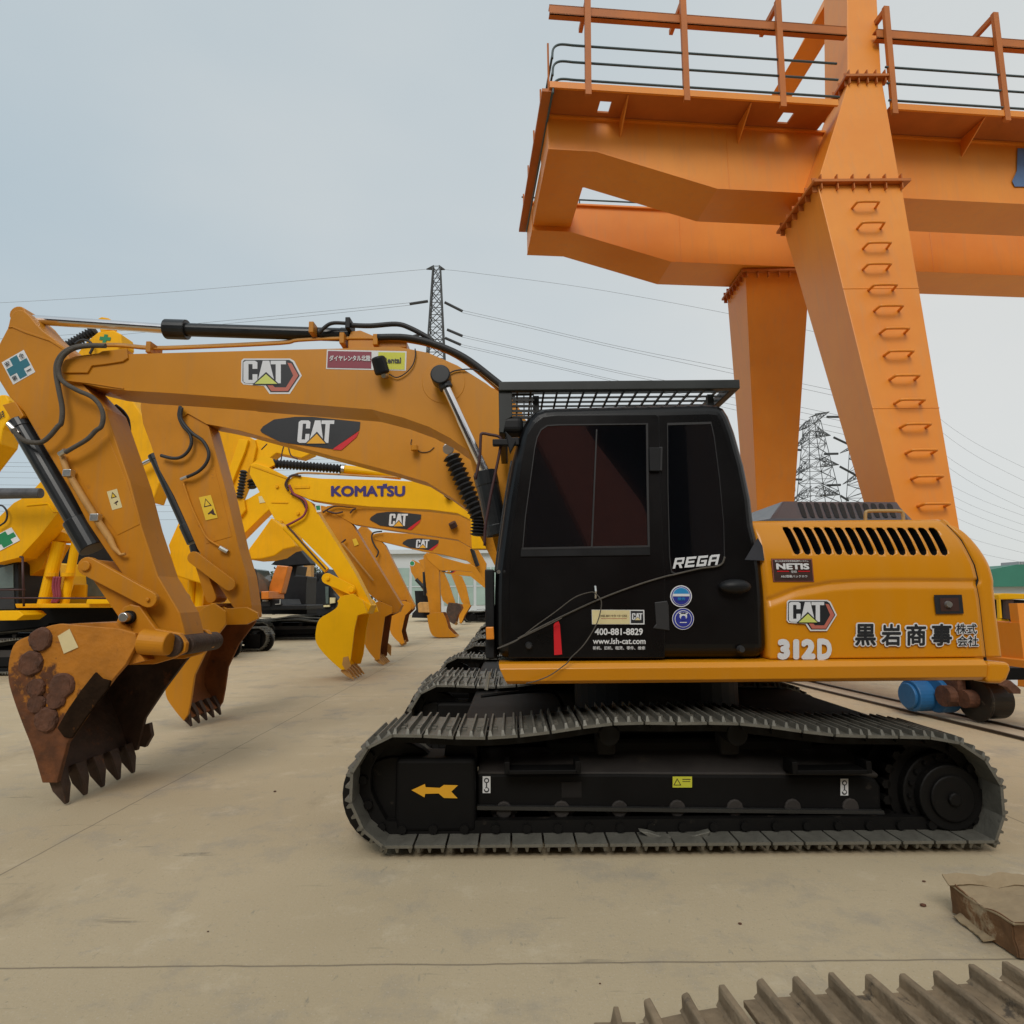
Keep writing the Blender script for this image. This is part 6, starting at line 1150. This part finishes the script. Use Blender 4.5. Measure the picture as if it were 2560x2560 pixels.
# ---------------------------------------------------------------- pylons and lines
M['galv'] = mat('weathered galvanised lattice', (.075,.08,.085), .6, var=.2, scale=.3); M['ins'] = mat('dark insulator', (.03,.032,.035), .5)
def lattice(bm, a0, b0, w0, w1, n_, r, ax=(Vector((1,0,0)), Vector((0,1,0)))):
    prev = None
    for i in range(n_+1):
        t = i/n_; c = a0.lerp(b0, t); w_ = (w0+(w1-w0)*t)/2; cs = [c+ax[0]*sx*w_+ax[1]*sy*w_ for sx, sy in ((-1,-1),(1,-1),(1,1),(-1,1))]
        if prev:
            for j in range(4):
                k = (j+1) % 4; tube(bm, [prev[j], cs[j]], r*1.5, 4, False); tube(bm, [prev[j], cs[k]], r, 4, False); tube(bm, [prev[k], cs[j]], r, 4, False); tube(bm, [cs[j], cs[k]], r, 4, False)
        prev = cs
def arm_l(bm, c, tip, w_, hgt, r):
    base = [c+Vector((0,-w_/2,0)), c+Vector((0,w_/2,0)), c+Vector((0,w_/2,hgt)), c+Vector((0,-w_/2,hgt))]; L_ = 5
    for b_ in base: tube(bm, [b_, tip], r*1.3, 4, False)
    for i in range(1, L_):
        t = i/L_; s_ = [b_.lerp(tip, t) for b_ in base]; s2 = [b_.lerp(tip, (i-1)/L_) for b_ in base]
        for j in range(4): tube(bm, [s_[j], s_[(j+1) % 4]], r, 4, False); tube(bm, [s2[j], s_[(j+1) % 4]], r, 4, False)
def pylon(name_l, nx, ntop, Y, wb, wt, r, n_, arms, yaw=0):
    tp = P((nx, ntop), Y); root = thing('pylon', name_l, 'pylon', (tp.x, Y, 0), 'steel lattice pylons'); bm = B(); ca, sa = math.cos(yaw), math.sin(yaw)
    lattice(bm, Vector((tp.x, Y, 0)), Vector((tp.x, Y, tp.z)), wb, wt, n_, r, (Vector((ca,sa,0)), Vector((-sa,ca,0)))); obj('mast', bm, M['galv'], root)
    for (cx_, cy_), (tx, ty), w_ in arms:
        c = P((cx_, cy_), Y); t_ = P((tx, ty), Y); bm = B(); arm_l(bm, c, t_, w_, w_*.7, r); obj('cross_arm', bm, M['galv'], root)
    return root
def insul(root, a, b, Y, r): return obj('insulator', tube(B(), [P(a, Y), P(b, Y)], r, 8), M['ins'], root)
p1_ = pylon('narrow lattice pylon rising behind the nearest boom', 1092, 670, 77, 5.4, .95, .055, 26, [((1085,672),(1066,673),.5), ((1098,672),(1112,674),.5)])
for a, b in (((1070,753),(1024,760)), ((1112,756),(1156,778)), ((1118,824),(1156,840)), ((1113,845),(1152,862)), ((1050,836),(1030,842))): insul(p1_, a, b, 77, .19)
m1n = lambda x, y: q('m1', x, y)
p2_ = pylon('lattice pylon with wide arms between the two crane legs, left one', m1n(450,0)[0], m1n(0,480)[1], 105, 9.0, 2.0, .045, 15,
   [(m1n(460,520), m1n(730,318), 2.2), (m1n(500,720), m1n(750,700), 2.0), (m1n(400,760), m1n(150,925), 2.0), (m1n(560,1190), m1n(885,1172), 2.2), (m1n(380,1230), m1n(95,1405), 2.2), (m1n(560,1670), m1n(900,1655), 2.4), (m1n(400,1690), m1n(60,1800), 2.4), (m1n(400,560), m1n(190,640), 1.8)])
for a, b in (((690,400),(910,400)), ((650,997),(870,993)), ((690,1502),(910,1495)), ((800,730),(1060,852)), ((900,1200),(1200,1362)), ((910,1670),(1040,1750)), ((155,925),(280,935)), ((95,1405),(290,1410)), ((650,760),(655,900)), ((742,1250),(748,1380)), ((200,1000),(203,1120)), ((175,1430),(180,1600))): insul(p2_, m1n(*a), m1n(*b), 104, .2 if abs(a[0]-b[0]) > 60 else .05)
p3_ = pylon('second lattice pylon, half hidden by the laddered crane leg', m1n(1420,0)[0], m1n(0,600)[1], 118, 12, 5.5, .05, 13,
   [(m1n(1380,330), m1n(940,392), 2.2), (m1n(1350,830), m1n(900,985), 2.2), (m1n(1340,1330), m1n(945,1485), 2.2), (m1n(1500,330), m1n(1900,392), 2.2), (m1n(1500,860), m1n(1900,985), 2.2)])
for a, b in (((1120,1025),(1285,1150)), ((1290,1545),(1440,1640))): insul(p3_, m1n(*a), m1n(*b), 117, .2)
M['wire'] = mat('thin grey conductor', (.16,.17,.18), .5)
GWr = 'overhead lines strung from the pylons'
def wire(lb, l, Y, r=.03):
    pts = [P(a, Y if not isinstance(Y, (list, tuple)) else Y[0]+(Y[1]-Y[0])*i/(len(l)-1)) for i, a in enumerate(l)]
    o = shade_tube('overhead_line', tube(B(), spline(pts, 8), r, 5), M['wire'], None, loc=pts[0]); tag(o, lb, 'power line', GWr)
ll = 'thin overhead line running left from the narrow pylon'; lr = 'thin overhead line sagging right from the narrow pylon towards the crane'
wire(ll, [(1066,673),(800,697),(400,732),(0,757),(-300,768)], (77,90), .02)
wire(ll, [(1024,757),(800,779),(560,802),(200,835),(-300,862)], (77,90), .022); wire(ll, [(1024,763),(800,787),(560,810),(200,845),(-300,874)], (77,90), .022)
wire(lr, [(1112,674),(1200,684),(1500,725),(1900,800),(2300,890)], (77,70), .02)
for (x, y), dy in (((1156,776), 152), ((1156,782), 157), ((1156,838), 150), ((1156,843), 156), ((1152,861), 155), ((1152,866), 162)):
    wire(lr, [(x,y), (x+150,y+34), (x+400,y+92), (x+700,y+dy), (x+1060,y+dy*1.5)], (77,70), .022)
for y in (1156, 1166, 1180, 1194, 1212, 1262, 1278, 1298): wire('thin level overhead line low in the sky behind the left arms', [(-400,y-6),(0,y),(300,y+2),(620,y-2),(900,y-12)], 130, .03)
for y, s in ((1070,225),(1100,232),(1150,215),(1175,220),(1215,170),(1240,165),(1262,160),(1290,150),(1330,120),(1365,95)): wire('thin overhead line falling to the right beyond the laddered crane leg', [(2230,y-s*.6),(2380,y),(2560,y+s*.44),(2900,y+s*1.1)], 115, .02)
# ---------------------------------------------------------------- right edge: loader and crane cabinet
ld = thing('loader', 'small yellow loader cab beyond the crane carriage at the right edge', 'loader', (15.5, 18.5, 0))
pz('cab_roof', Q('m2', 1138,412, 1200,398, 1500,405, 1500,455, 1150,458), 18, 1.6, 'kom', ld, .03); pz('window', Q('m2', 1212,455, 1292,458, 1290,655, 1218,645), 18.1, .1, 'brown', ld, 0)
pz('panel', Q('m2', 1290,458, 1500,470, 1500,680, 1290,672), 18.15, 1.0, 'frame', ld, .01); pz('post', Q('m2', 1150,455, 1165,455, 1180,640, 1160,640), 18, .1, 'kom', ld, 0); pz('hood', Q('m2', 1150,640, 1300,660, 1500,670, 1500,1000, 1150,1000), 18.3, 1.6, 'kom', ld, .04)
for x in (15.0, 17.2): obj('wheel', tube(B(), [(x,18.0,.45),(x,18.35,.45)], .45, 24), M['rubber'], ld, bevel=.03)
pz('upright', Q('m2', 1185,668, 1298,672, 1350,1130, 1268,1135, 1240,1000), 6.8, .18, 'crane', crane, .006); pz('slot', Q('m2', 1214,832, 1270,832, 1308,1120, 1275,1110, 1232,960), 6.785, .012, 'dark', crane, 0)
pz('cabinet', Q('m2', 1298,690, 1600,690, 1600,1128, 1345,1128), 7.1, .5, 'frame', crane, .01)
pz('wheel_plate', Q('m2', 1250,1228, 1330,1228, 1330,1290, 1250,1290), 6.5, .02, 'white', crane, 0); pz('bracket', Q('m2', 1180,1290, 1260,1240, 1330,1300, 1362,1330, 1360,1370, 1290,1370, 1230,1310), 6.48, .06, 'rust', crane, .004)
# ---------------------------------------------------------------- loose track chain in the foreground
M['dshoe'] = mat('dust covered steel', (.25,.185,.115), .75, var=.3, scale=5, spot=(.11,.085,.06), spot_amt=.08, spot_scale=9, bump=.4, bscale=35)
lc = thing('track_chain', 'loose dusty steel track chain lying ribs up in the bottom right corner', 'track chain', (1.2, 2.1, 0))
ya = R(5.5); U_ = Vector((math.cos(ya), math.sin(ya), 0)); V_ = Vector((-math.sin(ya), math.cos(ya), 0))
def path_c(s):   # s along the chain from its left end
    if s < .55: t = s/.55; return s+.0, -.055*(1-t)**2.2, math.atan2(.055*2.2*(1-t)**1.2, .55)
    return s, 0, 0
pitch = .375; o0 = Vector((.30, 2.215, .115))
bars = [.02, .17]+[.30+.128*i for i in range(16)]
def cp(s, v, h):
    a, dz, an = path_c(s); return o0+U_*(a - math.sin(an)*h)+V_*v+Vector((0,0,dz+math.cos(an)*h))
for k in range(6):
    s0 = .07+k*pitch*1.02; s1 = s0+pitch*.985; bm = B(); zof = .006*((k % 2)*2-1); rows = []
    n_ = 8
    for h in (0, -.022):
        rows.append([[bm.verts.new(cp(s0+(s1-s0)*i/n_, v, h+zof)) for i in range(n_+1)] for v in (0, -.62)])
    for i in range(n_):
        bm.faces.new((rows[0][0][i], rows[0][0][i+1], rows[0][1][i+1], rows[0][1][i])); bm.faces.new((rows[1][0][i], rows[1][1][i], rows[1][1][i+1], rows[1][0][i+1]))
        bm.faces.new((rows[0][0][i], rows[1][0][i], rows[1][0][i+1], rows[0][0][i+1])); bm.faces.new((rows[0][1][i], rows[0][1][i+1], rows[1][1][i+1], rows[1][1][i]))
    bm.faces.new((rows[0][0][0], rows[0][1][0], rows[1][1][0], rows[1][0][0])); bm.faces.new((rows[0][0][-1], rows[1][0][-1], rows[1][1][-1], rows[0][1][-1]))
    for j in range(3):
        s = s0+.07+j*pitch/3; pr = [(-.030,0),(-.016,.010),(-.014,.048),(-.009,.056),(.008,.056),(.013,.048),(.017,.012),(.032,0)]
        random.seed(k*3+j); hh = 1+random.uniform(-.1,.06)
        F_ = [cp(s+a_, .012, h*hh+zof) for a_, h in pr]; K_ = [cp(s+a_, -.61, h*hh+zof) for a_, h in pr]
        N_ = 10; ring = [[bm.verts.new(F_[i].lerp(K_[i], q_/N_)+Vector((random.uniform(-.002,.002),0,random.uniform(-.0025,.0025)))) for i in range(8)] for q_ in range(N_+1)]
        bm.faces.new(ring[0]); bm.faces.new(ring[-1][::-1])
        for a_, b_ in zip(ring, ring[1:]):
            for i in range(8): bm.faces.new((a_[i], b_[i], b_[(i+1) % 8], a_[(i+1) % 8]))
    obj('track_shoe', bm, M['dshoe'], lc, bevel=.003)
bm = tube(B(), [Vector((.42,2.0,.055)), Vector((2.6,2.21,.055))], .05, 8); obj('link_chain', bm, M['rust'], lc)
bm = B(); s = -.0
pr = [(-.02,0),(-.008,.05),(.008,.05),(.02,0)]; F_ = [Vector((.335+a_, 2.30, .03+h)) for a_, h in pr]; add_poly(bm, F_, [v+Vector((0,-.5,0)) for v in F_]); box(bm, .26, .40, 1.66, 2.30, .010, .032); obj('track_shoe', bm, M['dshoe'], lc, bevel=.003)
# crushed carton beside it
cn = thing('carton', 'crushed damp brown cardboard carton lying right of the track chain', 'carton', (2.5, 2.9, 0))
M['card'] = mat('tan cardboard', (.36,.27,.16), .85, var=.15, scale=3, spot=(.20,.13,.07), spot_amt=.04, spot_scale=5, bump=.35, bscale=14); M['cardd'] = mat('damp brown cardboard', (.17,.085,.035), .8, var=.45, scale=5, spot=(.42,.32,.20), spot_amt=.10, spot_scale=5, bump=.5, bscale=18)
random.seed(3)
def crump(name, c00, c10, c11, c01, nu, nv, amp, m, th=.006):
    bm = B(); g = []
    from mathutils import noise as nz_
    for j in range(nv+1):
        row = []
        for i in range(nu+1):
            u, v = i/nu, j/nv; p = (c00*(1-u)+c10*u)*(1-v)+(c01*(1-u)+c11*u)*v; n_ = nz_.noise_vector(p*9)*amp+nz_.noise_vector(p*28)*amp*.35; row.append(bm.verts.new(p+n_))
        g.append(row)
    for j in range(nv):
        for i in range(nu): bm.faces.new((g[j][i], g[j][i+1], g[j+1][i+1], g[j+1][i]))
    o = obj(name, bm, M[m], cn); s_ = o.modifiers.new('s', 'SOLIDIFY'); s_.thickness = th; return o
X0_, X1_, Ya, Yb, H_ = 2.00, 3.4, 2.70, 3.06, .135
v = lambda x, y, z: Vector((x, y, z))
crump('side', v(X0_,Ya,.012), v(X0_,Yb,.012), v(X0_,Yb,H_), v(X0_,Ya,H_), 30, 10, .015, 'cardd'); crump('side', v(X0_,Ya,.012), v(X1_,Ya,.012), v(X1_,Ya,H_), v(X0_,Ya,H_), 70, 10, .015, 'cardd')
crump('top', v(X0_-.01,Ya-.01,H_), v(X1_,Ya-.01,H_), v(X1_,Yb,H_-.01), v(X0_-.01,Yb,H_-.01), 80, 30, .011, 'card'); crump('flap', v(X0_-.03,Yb-.03,H_-.01), v(X1_,Yb-.0,H_-.01), v(X1_,Yb+.02,H_+.02), v(X0_-.03,Yb+.01,H_+.03), 60, 4, .018, 'card')
crump('flap', v(X0_-.05,Ya+.1,.008), v(X0_-.03,Yb-.05,.008), v(X0_+.02,Yb-.05,.03), v(X0_+.02,Ya+.1,.03), 24, 5, .014, 'card')
bpy.context.view_layer.update()
